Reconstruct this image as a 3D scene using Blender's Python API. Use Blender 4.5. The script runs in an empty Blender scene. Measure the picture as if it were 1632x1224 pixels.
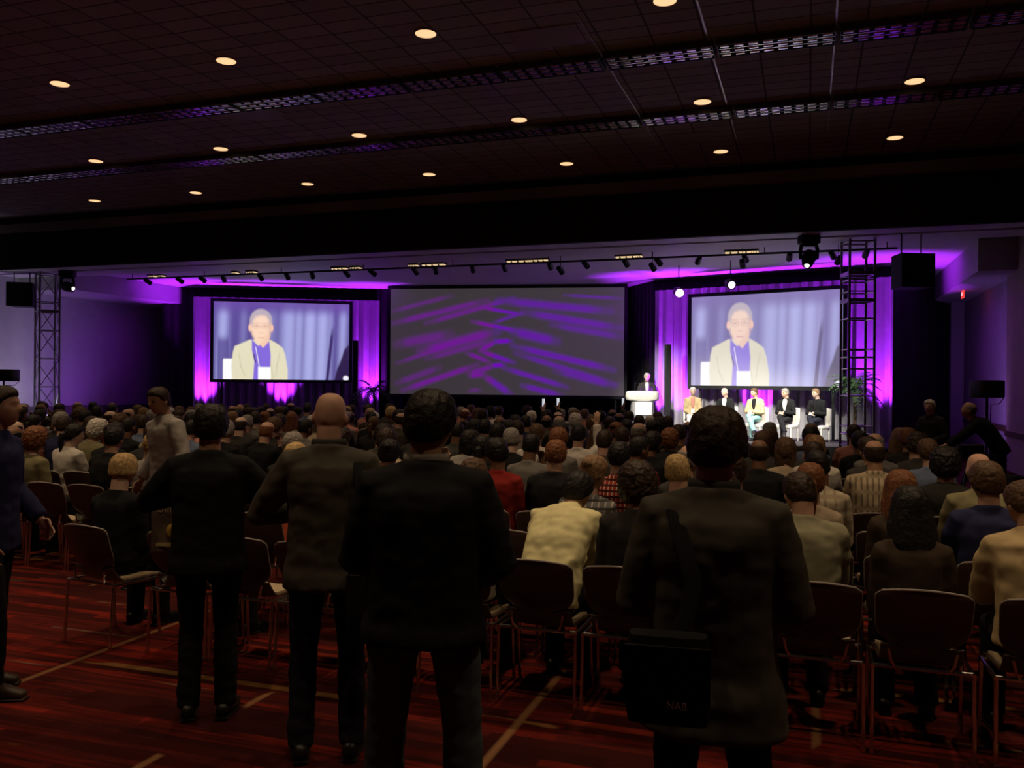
import bpy, bmesh, math, random
import numpy as np
from mathutils import Vector, Matrix, noise

PI = math.pi
random.seed(11)
rng = np.random.default_rng(7)
SC = bpy.context.scene
COL = SC.collection

# ------------------------------------------------------------------ camera, world, exposure
YAW = math.radians(19.0)
ROLL = 0.008
EYE = 1.8
FPX = 1370.0
cd = bpy.data.cameras.new('camera')
cd.sensor_width = 36.0
cd.lens = 36.0 * FPX / 1632.0
cd.clip_end = 200
cam = bpy.data.objects.new('camera', cd)
COL.objects.link(cam)
cam.matrix_world = Matrix.Translation((0, 0, EYE)) @ Matrix.Rotation(YAW, 4, 'Z') @ Matrix.Rotation(PI / 2, 4, 'X') @ Matrix.Rotation(ROLL, 4, 'Z')
SC.camera = cam
w = bpy.data.worlds.new('dark_hall')
w.use_nodes = True
w.node_tree.nodes['Background'].inputs[0].default_value = (0.0, 0.0, 0.0, 1)
w.node_tree.nodes['Background'].inputs[1].default_value = 0.0
SC.world = w
SC.view_settings.view_transform = 'Standard'
SC.view_settings.look = 'None'
SC.view_settings.exposure = 0.0
SC.view_settings.gamma = 1.0
SC.view_settings.use_curve_mapping = False

# lamp strengths (watts)
P_DOWN = 165.0        # ceiling downlights over the seats
P_UP = 2100.0         # violet uplights at the drapes
P_STAGE = 1700.0      # stage wash on the panel
C_WARM = (1.0, 0.70, 0.42)
C_VIOLET = (0.40, 0.02, 1.0)


def at(x, y, d):
    """A point of the hall seen along photo pixel (x, y) at depth d from the lens."""
    u, v = x - 816.0, y - 612.0
    u0, v0 = (u + ROLL * v) / FPX, (v - ROLL * u) / FPX
    return Vector(((math.cos(YAW) * u0 - math.sin(YAW)) * d, (math.sin(YAW) * u0 + math.cos(YAW)) * d, EYE - v0 * d))


# ------------------------------------------------------------------ materials
MATS = {}


def mat(name, col, rough=0.8, metal=0.0, var=0.25, scale=12.0, bump=0.0, emit=None, es=0.0, spec=0.3, sheen=0.0):
    if name in MATS:
        return MATS[name]
    m = bpy.data.materials.new(name)
    m.use_nodes = True
    nt = m.node_tree
    b = nt.nodes['Principled BSDF']
    b.inputs['Roughness'].default_value = rough
    b.inputs['Metallic'].default_value = metal
    b.inputs['Specular IOR Level'].default_value = spec
    if sheen:
        b.inputs['Sheen Weight'].default_value = sheen
    tc = nt.nodes.new('ShaderNodeTexCoord')
    nz = nt.nodes.new('ShaderNodeTexNoise')
    nz.inputs['Scale'].default_value = scale
    nz.inputs['Detail'].default_value = 4
    nt.links.new(tc.outputs['Object'], nz.inputs['Vector'])
    r = nt.nodes.new('ShaderNodeValToRGB')
    r.color_ramp.elements[0].position = 0.3
    r.color_ramp.elements[1].position = 0.7
    r.color_ramp.elements[0].color = tuple(c * (1 - var) for c in col) + (1,)
    r.color_ramp.elements[1].color = tuple(min(1, c * (1 + var * 0.6)) for c in col) + (1,)
    nt.links.new(nz.outputs['Fac'], r.inputs['Fac'])
    nt.links.new(r.outputs['Color'], b.inputs['Base Color'])
    if bump:
        bp = nt.nodes.new('ShaderNodeBump')
        bp.inputs['Strength'].default_value = bump
        bp.inputs['Distance'].default_value = 0.01
        nt.links.new(nz.outputs['Fac'], bp.inputs['Height'])
        nt.links.new(bp.outputs['Normal'], b.inputs['Normal'])
    if emit:
        b.inputs['Emission Color'].default_value = tuple(emit) + (1,)
        b.inputs['Emission Strength'].default_value = es
    MATS[name] = m
    return m


def plaid(name, base, line1, line2, s1=70.0, s2=70.0, w1=0.93, w2=0.93):
    """Woven check: vertical and horizontal yarn stripes on a base colour."""
    if name in MATS:
        return MATS[name]
    m = bpy.data.materials.new(name)
    m.use_nodes = True
    nt = m.node_tree
    b = nt.nodes['Principled BSDF']
    b.inputs['Roughness'].default_value = 0.85
    b.inputs['Specular IOR Level'].default_value = 0.2
    tc = nt.nodes.new('ShaderNodeTexCoord')
    col = None
    for i, (ax, s, wd, lc) in enumerate((('X', s1, w1, line1), ('Z', s2, w2, line2))):
        wv = nt.nodes.new('ShaderNodeTexWave')
        wv.bands_direction = ax
        wv.inputs['Scale'].default_value = s / 20.0
        wv.inputs['Distortion'].default_value = 0.15
        nt.links.new(tc.outputs['Object'], wv.inputs['Vector'])
        r = nt.nodes.new('ShaderNodeValToRGB')
        r.color_ramp.elements[0].position = wd - 0.06
        r.color_ramp.elements[1].position = wd
        r.color_ramp.elements[0].color = (0, 0, 0, 1)
        r.color_ramp.elements[1].color = (1, 1, 1, 1)
        nt.links.new(wv.outputs['Fac'], r.inputs['Fac'])
        mx = nt.nodes.new('ShaderNodeMixRGB')
        nt.links.new(r.outputs['Color'], mx.inputs['Fac'])
        if col is None:
            mx.inputs['Color1'].default_value = tuple(base) + (1,)
        else:
            nt.links.new(col, mx.inputs['Color1'])
        mx.inputs['Color2'].default_value = tuple(lc) + (1,)
        col = mx.outputs['Color']
    nt.links.new(col, b.inputs['Base Color'])
    MATS[name] = m
    return m


def picture_mat(name, strength, diffuse=0.35):
    """Projection screen: projected picture or painted gobo beams (a colour per point) as emission, on a white screen cloth."""
    m = bpy.data.materials.new(name)
    m.use_nodes = True
    nt = m.node_tree
    b = nt.nodes['Principled BSDF']
    b.inputs['Base Color'].default_value = (diffuse, diffuse, diffuse, 1)
    b.inputs['Roughness'].default_value = 0.9
    b.inputs['Specular IOR Level'].default_value = 0.1
    a = nt.nodes.new('ShaderNodeVertexColor')
    a.layer_name = 'picture'
    nt.links.new(a.outputs['Color'], b.inputs['Emission Color'])
    b.inputs['Emission Strength'].default_value = strength
    return m


# ------------------------------------------------------------------ geometry helpers
class Geo:
    def __init__(s):
        s.v = []
        s.f = []

    def add(s, vs, fs):
        o = len(s.v)
        s.v.extend([tuple(p) for p in vs])
        s.f.extend([tuple(i + o for i in f) for f in fs])
        return s

    def box(s, c, d, rot=None):
        x, y, z = d[0] / 2, d[1] / 2, d[2] / 2
        vs = [Vector((a, b, e)) for a in (-x, x) for b in (-y, y) for e in (-z, z)]
        if rot is not None:
            vs = [rot @ p for p in vs]
        vs = [p + Vector(c) for p in vs]
        return s.add(vs, [(0, 1, 3, 2), (4, 6, 7, 5), (0, 4, 5, 1), (2, 3, 7, 6), (0, 2, 6, 4), (1, 5, 7, 3)])

    def loft(s, C, A, B=None, side=None, n=12, p=2.0, cap=0.5, phase=0.0):
        """Closed tube through centres C with half-widths A (along side) and B."""
        C = [Vector(c) for c in C]
        k = len(C)
        A = list(A) if hasattr(A, '__len__') else [A] * k
        B = A if B is None else (list(B) if hasattr(B, '__len__') else [B] * k)
        rings = []
        prevS = None
        Ts = []
        for i in range(k):
            t = (C[min(i + 1, k - 1)] - C[max(i - 1, 0)])
            Ts.append(t.normalized() if t.length > 1e-9 else Vector((0, 0, 1)))
        for i in range(k):
            T = Ts[i]
            if side is not None:
                S = Vector(side)
            elif prevS is not None:
                S = prevS
            else:
                S = Vector((1, 0, 0)) if abs(T.x) < 0.9 else Vector((0, 1, 0))
            S = (S - T * S.dot(T))
            S = S.normalized() if S.length > 1e-6 else T.orthogonal().normalized()
            prevS = S
            F = T.cross(S)
            rings.append((C[i], S, F, A[i], B[i]))
        seq = []
        if cap:
            c, S, F, a, b = rings[0]
            h = min(a, b) * cap
            seq.append((c - Ts[0] * h * 0.75, S, F, a * 0.62, b * 0.62))
            first = c - Ts[0] * h
        else:
            first = C[0]
        seq += rings
        if cap:
            c, S, F, a, b = rings[-1]
            h = min(a, b) * cap
            seq.append((c + Ts[-1] * h * 0.75, S, F, a * 0.62, b * 0.62))
            last = c + Ts[-1] * h
        else:
            last = C[-1]
        vs = []
        for c, S, F, a, b in seq:
            for j in range(n):
                th = 2 * PI * j / n + phase
                cx, sx = math.cos(th), math.sin(th)
                if p != 2.0:
                    cx = math.copysign(abs(cx) ** (2 / p), cx)
                    sx = math.copysign(abs(sx) ** (2 / p), sx)
                vs.append(c + S * (a * cx) + F * (b * sx))
        m = len(seq)
        fs = []
        for i in range(m - 1):
            for j in range(n):
                q = (j + 1) % n
                fs.append((i * n + j, i * n + q, (i + 1) * n + q, (i + 1) * n + j))
        vs.append(first)
        vs.append(last)
        a0, a1 = m * n, m * n + 1
        for j in range(n):
            q = (j + 1) % n
            fs.append((a0, q, j))
            fs.append((a1, (m - 1) * n + j, (m - 1) * n + q))
        return s.add(vs, fs)

    def tube(s, pts, r, n=8):
        return s.loft(pts, r, n=n, cap=0.02)

    def ball(s, c, r, n=14, m=10, M=None, fn=None):
        rx, ry, rz = r if hasattr(r, '__len__') else (r, r, r)
        vs = []
        for i in range(m + 1):
            ph = -PI / 2 + PI * i / m
            for j in range(n):
                th = 2 * PI * j / n
                d = Vector((math.cos(ph) * math.cos(th), math.cos(ph) * math.sin(th), math.sin(ph)))
                q = Vector((d.x * rx, d.y * ry, d.z * rz)) if fn is None else fn(d)
                if M is not None:
                    q = M @ q
                vs.append(q + Vector(c))
        fs = []
        for i in range(m):
            for j in range(n):
                q = (j + 1) % n
                fs.append((i * n + j, i * n + q, (i + 1) * n + q, (i + 1) * n + j))
        return s.add(vs, fs)

    def lathe(s, prof, n=20, c=(0, 0, 0), M=None):
        vs = []
        for r, z in prof:
            for j in range(n):
                th = 2 * PI * j / n
                q = Vector((r * math.cos(th), r * math.sin(th), z))
                if M is not None:
                    q = M @ q
                vs.append(q + Vector(c))
        k = len(prof)
        fs = [(i * n + j, i * n + (j + 1) % n, (i + 1) * n + (j + 1) % n, (i + 1) * n + j) for i in range(k - 1) for j in range(n)]
        fs.append(tuple(reversed(range(n))))
        fs.append(tuple((k - 1) * n + j for j in range(n)))
        return s.add(vs, fs)

    def sheet(s, P, t):
        """A grid of points P[i][j] given thickness t along its own normals (closed)."""
        P = np.array(P, float)
        du = np.gradient(P, axis=0)
        dv = np.gradient(P, axis=1)
        N = np.cross(du, dv)
        N /= np.maximum(np.linalg.norm(N, axis=2, keepdims=True), 1e-9)
        a, b = P.shape[:2]
        front = (P + N * t / 2).reshape(-1, 3)
        back = (P - N * t / 2).reshape(-1, 3)
        o = a * b
        fs = []
        for i in range(a - 1):
            for j in range(b - 1):
                q = (i * b + j, (i + 1) * b + j, (i + 1) * b + j + 1, i * b + j + 1)
                fs.append(q)
                fs.append(tuple(x + o for x in reversed(q)))
        def edge(seq):
            for x, y in zip(seq, seq[1:]):
                fs.append((x, x + o, y + o, y))
        edge([j for j in range(b)])
        edge([i * b + b - 1 for i in range(a)])
        edge([(a - 1) * b + j for j in range(b - 1, -1, -1)])
        edge([i * b for i in range(a - 1, -1, -1)])
        return s.add([tuple(x) for x in np.vstack([front, back])], fs)

    def mesh(s, name, m=None, smooth=True):
        me = bpy.data.meshes.new(name)
        me.from_pydata([tuple(p) for p in s.v], [], s.f)
        bm = bmesh.new()
        bm.from_mesh(me)
        bmesh.ops.remove_doubles(bm, verts=bm.verts, dist=1e-5)
        bmesh.ops.recalc_face_normals(bm, faces=bm.faces)
        bm.to_mesh(me)
        bm.free()
        if smooth:
            me.polygons.foreach_set('use_smooth', [True] * len(me.polygons))
            try:
                me.set_sharp_from_angle(angle=math.radians(40))
            except Exception:
                pass
        if m:
            me.materials.append(m)
        return me

    def obj(s, name, m, parent=None, smooth=True):
        return link(name, s.mesh(name, m, smooth), parent)


def link(name, me, parent=None):
    o = bpy.data.objects.new(name, me)
    COL.objects.link(o)
    if parent is not None:
        o.parent = parent
    return o


def remesh(g, name, vox, m=None, it=6, fold=0.0, freq=9.0, zf=1.7):
    """One continuous skin over everything in g."""
    me = g.mesh(name + '_raw', None, False)
    o = bpy.data.objects.new('tmp', me)
    COL.objects.link(o)
    md = o.modifiers.new('r', 'REMESH')
    md.mode = 'VOXEL'
    md.voxel_size = vox
    sm = o.modifiers.new('s', 'SMOOTH')
    sm.factor = 0.5
    sm.iterations = it
    dg = bpy.context.evaluated_depsgraph_get()
    out = bpy.data.meshes.new_from_object(o.evaluated_get(dg))
    out.name = name
    bpy.data.objects.remove(o)
    bpy.data.meshes.remove(me)
    if fold:
        k = len(out.vertices)
        co = np.empty(k * 3)
        nn = np.empty(k * 3)
        out.vertices.foreach_get('co', co)
        out.vertices.foreach_get('normal', nn)
        co = co.reshape(-1, 3)
        nn = nn.reshape(-1, 3)
        d = np.array([noise.noise((x * freq, y * freq, z * freq * zf)) + 0.5 * noise.noise((x * freq * 2.3 + 5, y * freq * 2.3, z * freq * zf * 1.8)) for x, y, z in co])
        co = co + nn * (d * fold)[:, None]
        out.vertices.foreach_set('co', co.ravel())
    out.polygons.foreach_set('use_smooth', [True] * len(out.polygons))
    if m:
        out.materials.clear()
        out.materials.append(m)
    out.update()
    return out


def tag(o, label, cat, group=None, kind=None):
    if kind == 'structure':
        o['kind'] = kind
        return o
    if label:
        o['label'] = label
    if cat:
        o['category'] = cat
    if group:
        o['group'] = group
    if kind:
        o['kind'] = kind
    return o


def empty(name, loc, rz, label, cat, group=None):
    o = bpy.data.objects.new(name, None)
    o.empty_display_size = 0.1
    COL.objects.link(o)
    o.location = loc
    o.rotation_euler = (0, 0, rz)
    return tag(o, label, cat, group)


def struct(name, g, m, smooth=False):
    return tag(g.obj(name, m, None, smooth), None, None, None, 'structure')


def copy_part(src, parent, m=None):
    o = src.copy()
    COL.objects.link(o)
    o.parent = parent
    if m is not None:
        o.material_slots[0].link = 'OBJECT'
        o.material_slots[0].material = m
    return o


def copy_tree(root):
    r = root.copy()
    COL.objects.link(r)
    for c in root.children:
        if c.type == 'LIGHT':
            continue
        d = c.copy()
        COL.objects.link(d)
        d.parent = r
        for e in c.children:
            h = e.copy()
            COL.objects.link(h)
            h.parent = d
    return r


def aim(o, loc, target):
    o.location = loc
    o.rotation_euler = (Vector(target) - Vector(loc)).to_track_quat('-Z', 'Y').to_euler()


def spot(name, loc, target, power, col, angle, blend=0.6, size=0.08, parent=None):
    L = bpy.data.lights.new(name, 'SPOT')
    L.energy = power
    L.color = col
    L.spot_size = math.radians(angle)
    L.spot_blend = blend
    L.shadow_soft_size = size
    o = bpy.data.objects.new(name, L)
    COL.objects.link(o)
    aim(o, loc, target)
    if parent is not None:
        o.parent = parent
        o.matrix_parent_inverse = Matrix.Translation(parent.location).inverted() if parent.rotation_euler.z == 0 else (Matrix.Translation(parent.location) @ Matrix.Rotation(parent.rotation_euler.z, 4, 'Z')).inverted()
    return o


ORD = 'zeroth first second third fourth fifth sixth seventh eighth ninth tenth eleventh twelfth thirteenth fourteenth fifteenth sixteenth seventeenth eighteenth nineteenth twentieth'.split()

# ------------------------------------------------------------------ the hall
M_CEIL = None


def ceiling_mat():
    m = bpy.data.materials.new('ceiling_tiles')
    m.use_nodes = True
    nt = m.node_tree
    b = nt.nodes['Principled BSDF']
    b.inputs['Roughness'].default_value = 0.95
    tc = nt.nodes.new('ShaderNodeTexCoord')
    br = nt.nodes.new('ShaderNodeTexBrick')
    br.offset = 0.0
    br.inputs['Color1'].default_value = (0.46, 0.43, 0.42, 1)
    br.inputs['Color2'].default_value = (0.37, 0.345, 0.335, 1)
    br.inputs['Mortar'].default_value = (0.13, 0.12, 0.12, 1)
    br.inputs['Scale'].default_value = 1.0
    br.inputs['Mortar Size'].default_value = 0.014
    br.inputs['Brick Width'].default_value = 0.62
    br.inputs['Row Height'].default_value = 0.31
    nt.links.new(tc.outputs['Object'], br.inputs['Vector'])
    nt.links.new(br.outputs['Color'], b.inputs['Base Color'])
    return m


def carpet_mat():
    m = bpy.data.materials.new('striped_carpet')
    m.use_nodes = True
    nt = m.node_tree
    N, L = nt.nodes, nt.links
    b = N['Principled BSDF']
    b.inputs['Roughness'].default_value = 0.95
    b.inputs['Specular IOR Level'].default_value = 0.1
    tc = N.new('ShaderNodeTexCoord')

    def mapping(sc, off=(0, 0, 0)):
        mp = N.new('ShaderNodeMapping')
        mp.inputs['Scale'].default_value = sc
        mp.inputs['Location'].default_value = off
        L.new(tc.outputs['Object'], mp.inputs['Vector'])
        return mp.outputs['Vector']

    def ramp(src, stops, interp='LINEAR'):
        r = N.new('ShaderNodeValToRGB')
        r.color_ramp.interpolation = interp
        e = r.color_ramp.elements
        while len(e) < len(stops):
            e.new(0.5)
        for k, (p, c) in enumerate(stops):
            e[k].position = p
            e[k].color = tuple(c) + (1,)
        L.new(src, r.inputs['Fac'])
        return r.outputs['Color']

    def mix(fac, a, c):
        x = N.new('ShaderNodeMixRGB')
        if isinstance(fac, float):
            x.inputs['Fac'].default_value = fac
        else:
            L.new(fac, x.inputs['Fac'])
        for s, k in ((a, 'Color1'), (c, 'Color2')):
            if isinstance(s, tuple):
                x.inputs[k].default_value = s + (1,)
            else:
                L.new(s, x.inputs[k])
        return x.outputs['Color']

    # long broken stripes along the rows of seats, in reds and browns
    br = N.new('ShaderNodeTexBrick')
    br.offset = 0.37
    br.inputs['Scale'].default_value = 1.0
    br.inputs['Brick Width'].default_value = 0.9
    br.inputs['Row Height'].default_value = 0.075
    br.inputs['Mortar Size'].default_value = 0.0
    br.inputs['Color1'].default_value = (0, 0, 0, 1)
    br.inputs['Color2'].default_value = (1, 1, 1, 1)
    L.new(mapping((1, 1, 1), (0.3, 0.1, 0)), br.inputs['Vector'])
    reds = ramp(br.outputs['Color'], [(0.0, (0.06, 0.007, 0.006)), (0.3, (0.15, 0.013, 0.009)), (0.55, (0.25, 0.020, 0.011)), (0.75, (0.12, 0.014, 0.010)), (0.93, (0.30, 0.034, 0.015)), (0.985, (0.12, 0.06, 0.04))], 'CONSTANT')
    nz = N.new('ShaderNodeTexNoise')
    nz.inputs['Scale'].default_value = 1.0
    nz.inputs['Detail'].default_value = 5
    L.new(mapping((1.6, 26, 1)), nz.inputs['Vector'])
    dark = ramp(nz.outputs['Fac'], [(0.36, (0, 0, 0)), (0.60, (1, 1, 1))])
    c = mix(dark, (0.05, 0.007, 0.006), reds)
    # broad darker panels
    v = N.new('ShaderNodeTexBrick')
    v.offset = 0.5
    v.inputs['Brick Width'].default_value = 2.4
    v.inputs['Row Height'].default_value = 0.55
    v.inputs['Scale'].default_value = 1.0
    v.inputs['Mortar Size'].default_value = 0.0
    v.inputs['Color1'].default_value = (0.45, 0.45, 0.45, 1)
    v.inputs['Color2'].default_value = (1, 1, 1, 1)
    L.new(mapping((1, 1, 1), (0.9, 0.33, 0)), v.inputs['Vector'])
    mu = N.new('ShaderNodeMixRGB')
    mu.blend_type = 'MULTIPLY'
    mu.inputs['Fac'].default_value = 1.0
    L.new(c, mu.inputs['Color1'])
    L.new(v.outputs['Color'], mu.inputs['Color2'])
    c = mu.outputs['Color']
    # gold bands along the rows, broken into lengths
    for sc, off, th, col, lo in (((0.10, 0.55, 1), (0, 0.44, 0), 0.991, (0.20, 0.095, 0.03), 0.54), ((0.14, 0.93, 1), (3.1, 0.2, 0), 0.996, (0.16, 0.10, 0.06), 0.56)):
        wv = N.new('ShaderNodeTexWave')
        wv.bands_direction = 'Y'
        wv.inputs['Scale'].default_value = 0.5
        wv.inputs['Distortion'].default_value = 0.0
        L.new(mapping((1, sc[1], 1), off), wv.inputs['Vector'])
        line = ramp(wv.outputs['Fac'], [(th, (0, 0, 0)), (min(1.0, th + 0.003), (1, 1, 1))])
        n2 = N.new('ShaderNodeTexNoise')
        n2.inputs['Scale'].default_value = 1.0
        L.new(mapping((0.9, 2.5, 1), off), n2.inputs['Vector'])
        part = ramp(n2.outputs['Fac'], [(lo, (0, 0, 0)), (lo + 0.02, (1, 1, 1))])
        f = N.new('ShaderNodeMath')
        f.operation = 'MULTIPLY'
        L.new(line, f.inputs[0])
        L.new(part, f.inputs[1])
        c = mix(f.outputs[0], c, col)
    # thin tan lines running toward the stage
    wv = N.new('ShaderNodeTexWave')
    wv.bands_direction = 'X'
    wv.inputs['Scale'].default_value = 0.5
    L.new(mapping((0.42, 1, 1), (0.92, 0, 0)), wv.inputs['Vector'])
    line = ramp(wv.outputs['Fac'], [(0.9994, (0, 0, 0)), (0.9998, (1, 1, 1))])
    n3 = N.new('ShaderNodeTexNoise')
    n3.inputs['Scale'].default_value = 1.0
    L.new(mapping((0.8, 1.1, 1), (4, 2, 0)), n3.inputs['Vector'])
    part = ramp(n3.outputs['Fac'], [(0.46, (0, 0, 0)), (0.48, (1, 1, 1))])
    f = N.new('ShaderNodeMath')
    f.operation = 'MULTIPLY'
    L.new(line, f.inputs[0])
    L.new(part, f.inputs[1])
    c = mix(f.outputs[0], c, (0.22, 0.11, 0.05))
    L.new(c, b.inputs['Base Color'])
    return m


XL, XR, YB, YF, HC = -22.0, 4.3, -4.0, 29.0, 6.1
M_WALL = mat('lilac_grey_wall', (0.42, 0.40, 0.42), 0.9, var=0.06, scale=3)
M_WALLR = mat('tan_wall', (0.36, 0.30, 0.24), 0.9, var=0.08, scale=3)
M_BLACK = mat('black_drape', (0.012, 0.011, 0.013), 0.95, var=0.3, scale=6)
M_SOFFIT = mat('grey_soffit', (0.66, 0.64, 0.66), 0.55, var=0.06, scale=2)
M_FASCIA = mat('dark_fascia', (0.035, 0.030, 0.028), 0.9, var=0.2, scale=3)
M_BLACKM = mat('black_metal', (0.02, 0.02, 0.022), 0.45, var=0.2, scale=30)
M_BLACKP = mat('black_plastic', (0.018, 0.018, 0.020), 0.6, var=0.2, scale=30)
M_CHROME = mat('chrome', (0.78, 0.76, 0.74), 0.18, 1.0, var=0.06, scale=40)
M_ALU = mat('aluminium', (0.36, 0.35, 0.36), 0.32, 1.0, var=0.1, scale=30)
M_TRIM = mat('dark_trim', (0.10, 0.085, 0.08), 0.7, var=0.1)

struct('floor', Geo().box(((XL + 8) / 2 - 1, (YB + YF) / 2, -0.05), (34, YF - YB, 0.1)), carpet_mat())
struct('ceiling', Geo().box(((XL + 8) / 2 - 1, (YB + 17.4) / 2, HC + 0.06), (34, 17.4 - YB, 0.12)), ceiling_mat())
struct('wall_left', Geo().box((XL - 0.1, (YB + YF) / 2, 3.2), (0.2, YF - YB, 6.4)), M_WALL)
struct('wall_right', Geo().box((XR + 0.1, 24.9, 3.2), (0.2, 8.2, 6.4)), M_WALL)
struct('wall_right_hall', Geo().box((XR + 0.02, 20.35, 3.2), (0.36, 2.3, 6.4)), M_WALLR)
struct('wall_right_rear', Geo().box((8.0, 8.0, 3.2), (0.2, 24.0, 6.4)), M_WALLR)
struct('wall_right_return', Geo().box((6.2, 19.3, 3.2), (3.8, 0.2, 6.4)), M_WALLR)
struct('wall_stage', Geo().box((-8.85, YF + 0.1, 3.2), (26.7, 0.2, 6.4)), M_BLACK)
struct('wall_rear', Geo().box((-8.0, YB - 0.1, 3.2), (34, 0.2, 6.4)), M_WALLR)
# dark drop beam between the seating hall and the stage end: fascia, then a stepped grey soffit with a groove
struct('beam', Geo().box((-7.9, 17.36, 5.5), (32, 0.12, 1.5)), M_FASCIA)
struct('trim_1', Geo().box((-7.9, 17.2, 5.80), (32, 0.20, 0.20)), mat('brown_moulding', (0.30, 0.25, 0.22), 0.8, var=0.08))
g = Geo()
g.box((-7.9, 17.82, 4.86), (32, 1.0, 0.10))
struct('trim_2', g, M_SOFFIT)
struct('trim_3', Geo().box((-7.9, 18.42, 4.93), (32, 0.2, 0.06)), M_FASCIA)
struct('trim_4', Geo().box((-7.9, 18.95, 4.86), (32, 0.86, 0.10)), M_SOFFIT)
struct('ceiling_stage', Geo().box((-7.9, 24.2, 5.03), (32, 9.8, 0.12)), M_SOFFIT)
# lower boxed soffits along the two side walls of the stage end
struct('trim_5', Geo().box((XL + 1.0, 23.6, 4.69), (2.0, 8.8, 0.54)), M_WALL)
struct('trim_6', Geo().box((XR - 0.45, 24.6, 4.62), (0.9, 8.2, 0.68)), M_WALL)
# chair rails and baseboards on the side walls
struct('trim_7', Geo().box((XR - 0.025, 24.9, 0.86), (0.05, 8.2, 0.12)), mat('wood_rail', (0.10, 0.055, 0.03), 0.5))
struct('trim_8', Geo().box((XR - 0.175, 20.35, 0.80), (0.03, 2.3, 0.12)), MATS['wood_rail'])
struct('trim_9', Geo().box((XR - 0.2, 28.0, 2.4), (0.35, 0.35, 4.8)), mat('grey_pilaster', (0.40, 0.38, 0.40), 0.8, var=0.06))
struct('baseboard_right', Geo().box((XR - 0.02, 24.9, 0.08), (0.04, 8.2, 0.16)), M_TRIM)
struct('baseboard_left', Geo().box((XL + 0.02, 12.5, 0.5), (0.04, 33, 1.0)), M_TRIM)
# thin bright tracks in the ceiling, running toward the stage
for i, x in enumerate((-2.57, -1.2, 0.28)):
    struct('trim_%d' % (10 + i), Geo().box((x, 12.55, HC - 0.008), (0.022, 5.8, 0.016)), mat('track_metal', (0.55, 0.5, 0.48), 0.35, 0.6))
# access hatch outlines
for i, (x, y, sx, sy) in enumerate(((-2.0, 15.1, 0.8, 0.6), (-3.1, 10.2, 0.9, 0.6), (-8.4, 11.6, 0.9, 0.6))):
    struct('trim_%d' % (13 + i), Geo().box((x, y, HC - 0.006), (sx, sy, 0.012)), mat('hatch', (0.36, 0.30, 0.28), 0.6, var=0.08))

# ------------------------------------------------------------------ ceiling lights
M_LENS = mat('lit_lens', (0.9, 0.8, 0.6), 0.6, emit=(1.0, 0.60, 0.30), es=1.15, var=0.02)
M_RING = mat('lamp_ring', (0.35, 0.28, 0.24), 0.5)


def downlight():
    t = empty('downlight', (0, 0, HC), 0, None, 'ceiling light')
    Geo().lathe([(0.10, 0), (0.145, 0), (0.15, -0.012), (0.14, -0.02), (0.125, -0.02)], 28).obj('trim_ring', M_RING, t)
    Geo().lathe([(0.05, -0.001), (0.128, -0.001), (0.128, -0.022), (0.10, -0.028), (0.0001, -0.030)], 28).obj('lens', M_LENS, t)
    return t


DL = []
for j, y in enumerate((16.1, 13.2, 9.6)):
    for k in range(7):
        x = 1.38 - 2.92 * k + (0.05 if k > 3 else 0)
        if j == 2 and (k == 0 or k > 5):
            continue
        DL.append((x, y, j, k))
proto = None
for x, y, j, k in DL:
    t = downlight() if proto is None else copy_tree(proto)
    proto = proto or t
    t.location = (x, y, HC)
    tag(t, 'round warm ceiling downlight, %s from the side wall, %s' % (ORD[k + 1], ('in the row by the dark beam', 'in the row between louvre strips', 'in the row before both louvre strips')[j]), 'ceiling light', 'downlights in the ceiling')
    spot('lamp', (x, y, HC - 0.04), (x, y, 0), P_DOWN * (0.55, 0.62, 0.95)[j], C_WARM, 92, 0.7, 0.12, t)
for y in (6.2, 2.6):
    for k in range(6):
        x = 1.38 - 2.92 * (k - 1)
        t = copy_tree(proto)
        t.location = (x, y, HC)
        tag(t, 'round warm ceiling downlight, %s from the side wall, over %s' % (ORD[k + 1], {6.2: 'the last seats', 2.6: 'the standing people'}[y]), 'ceiling light', 'downlights in the ceiling')
        spot('lamp', (x, y, HC - 0.04), (x, y, 0), P_DOWN * (1.9 if y > 4 else 1.2), C_WARM, 92, 0.7, 0.12, t)

M_LOUV = mat('louvre_metal', (0.93, 0.93, 0.95), 0.24, 1.0, var=0.03)
M_TRAY = mat('light_tray', (0.10, 0.10, 0.11), 0.5, 0.3)


def louvre(length=1.38, width=0.42):
    t = empty('louvre_light', (0, 0, HC), 0, None, 'ceiling light')
    Geo().box((0, 0, -0.006), (length, width, 0.010)).obj('tray', M_TRAY, t, False)
    f = Geo()
    for s in (-1, 1):
        f.box((0, s * width / 2, -0.045), (length, 0.015, 0.09))
        f.box((s * length / 2, 0, -0.045), (0.015, width, 0.09))
    f.obj('frame', M_TRAY, t, False)
    g = Geo()
    for i in range(1, 3):
        g.box((0, -width / 2 + i * width / 3, -0.05), (length, 0.012, 0.07))
    nc = 8
    for i in range(nc):
        x = -length / 2 + (i + 0.5) * length / nc
        # one cross blade per cell; flat polished foot added to catch stage glints
        for q in range(3):
            y = -width / 2 + (q + 0.5) * width / 3
            g.box((x, y, -0.05), (0.010, width / 3, 0.06))
            g.loft([(x - 0.055, y, -0.078), (x + 0.055, y, -0.078)], [0.040, 0.040], [0.010, 0.010], side=(0, 1, 0), n=16, cap=0.1)
    g.obj('louvre_blades', M_LOUV, t, False)
    return t


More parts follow.
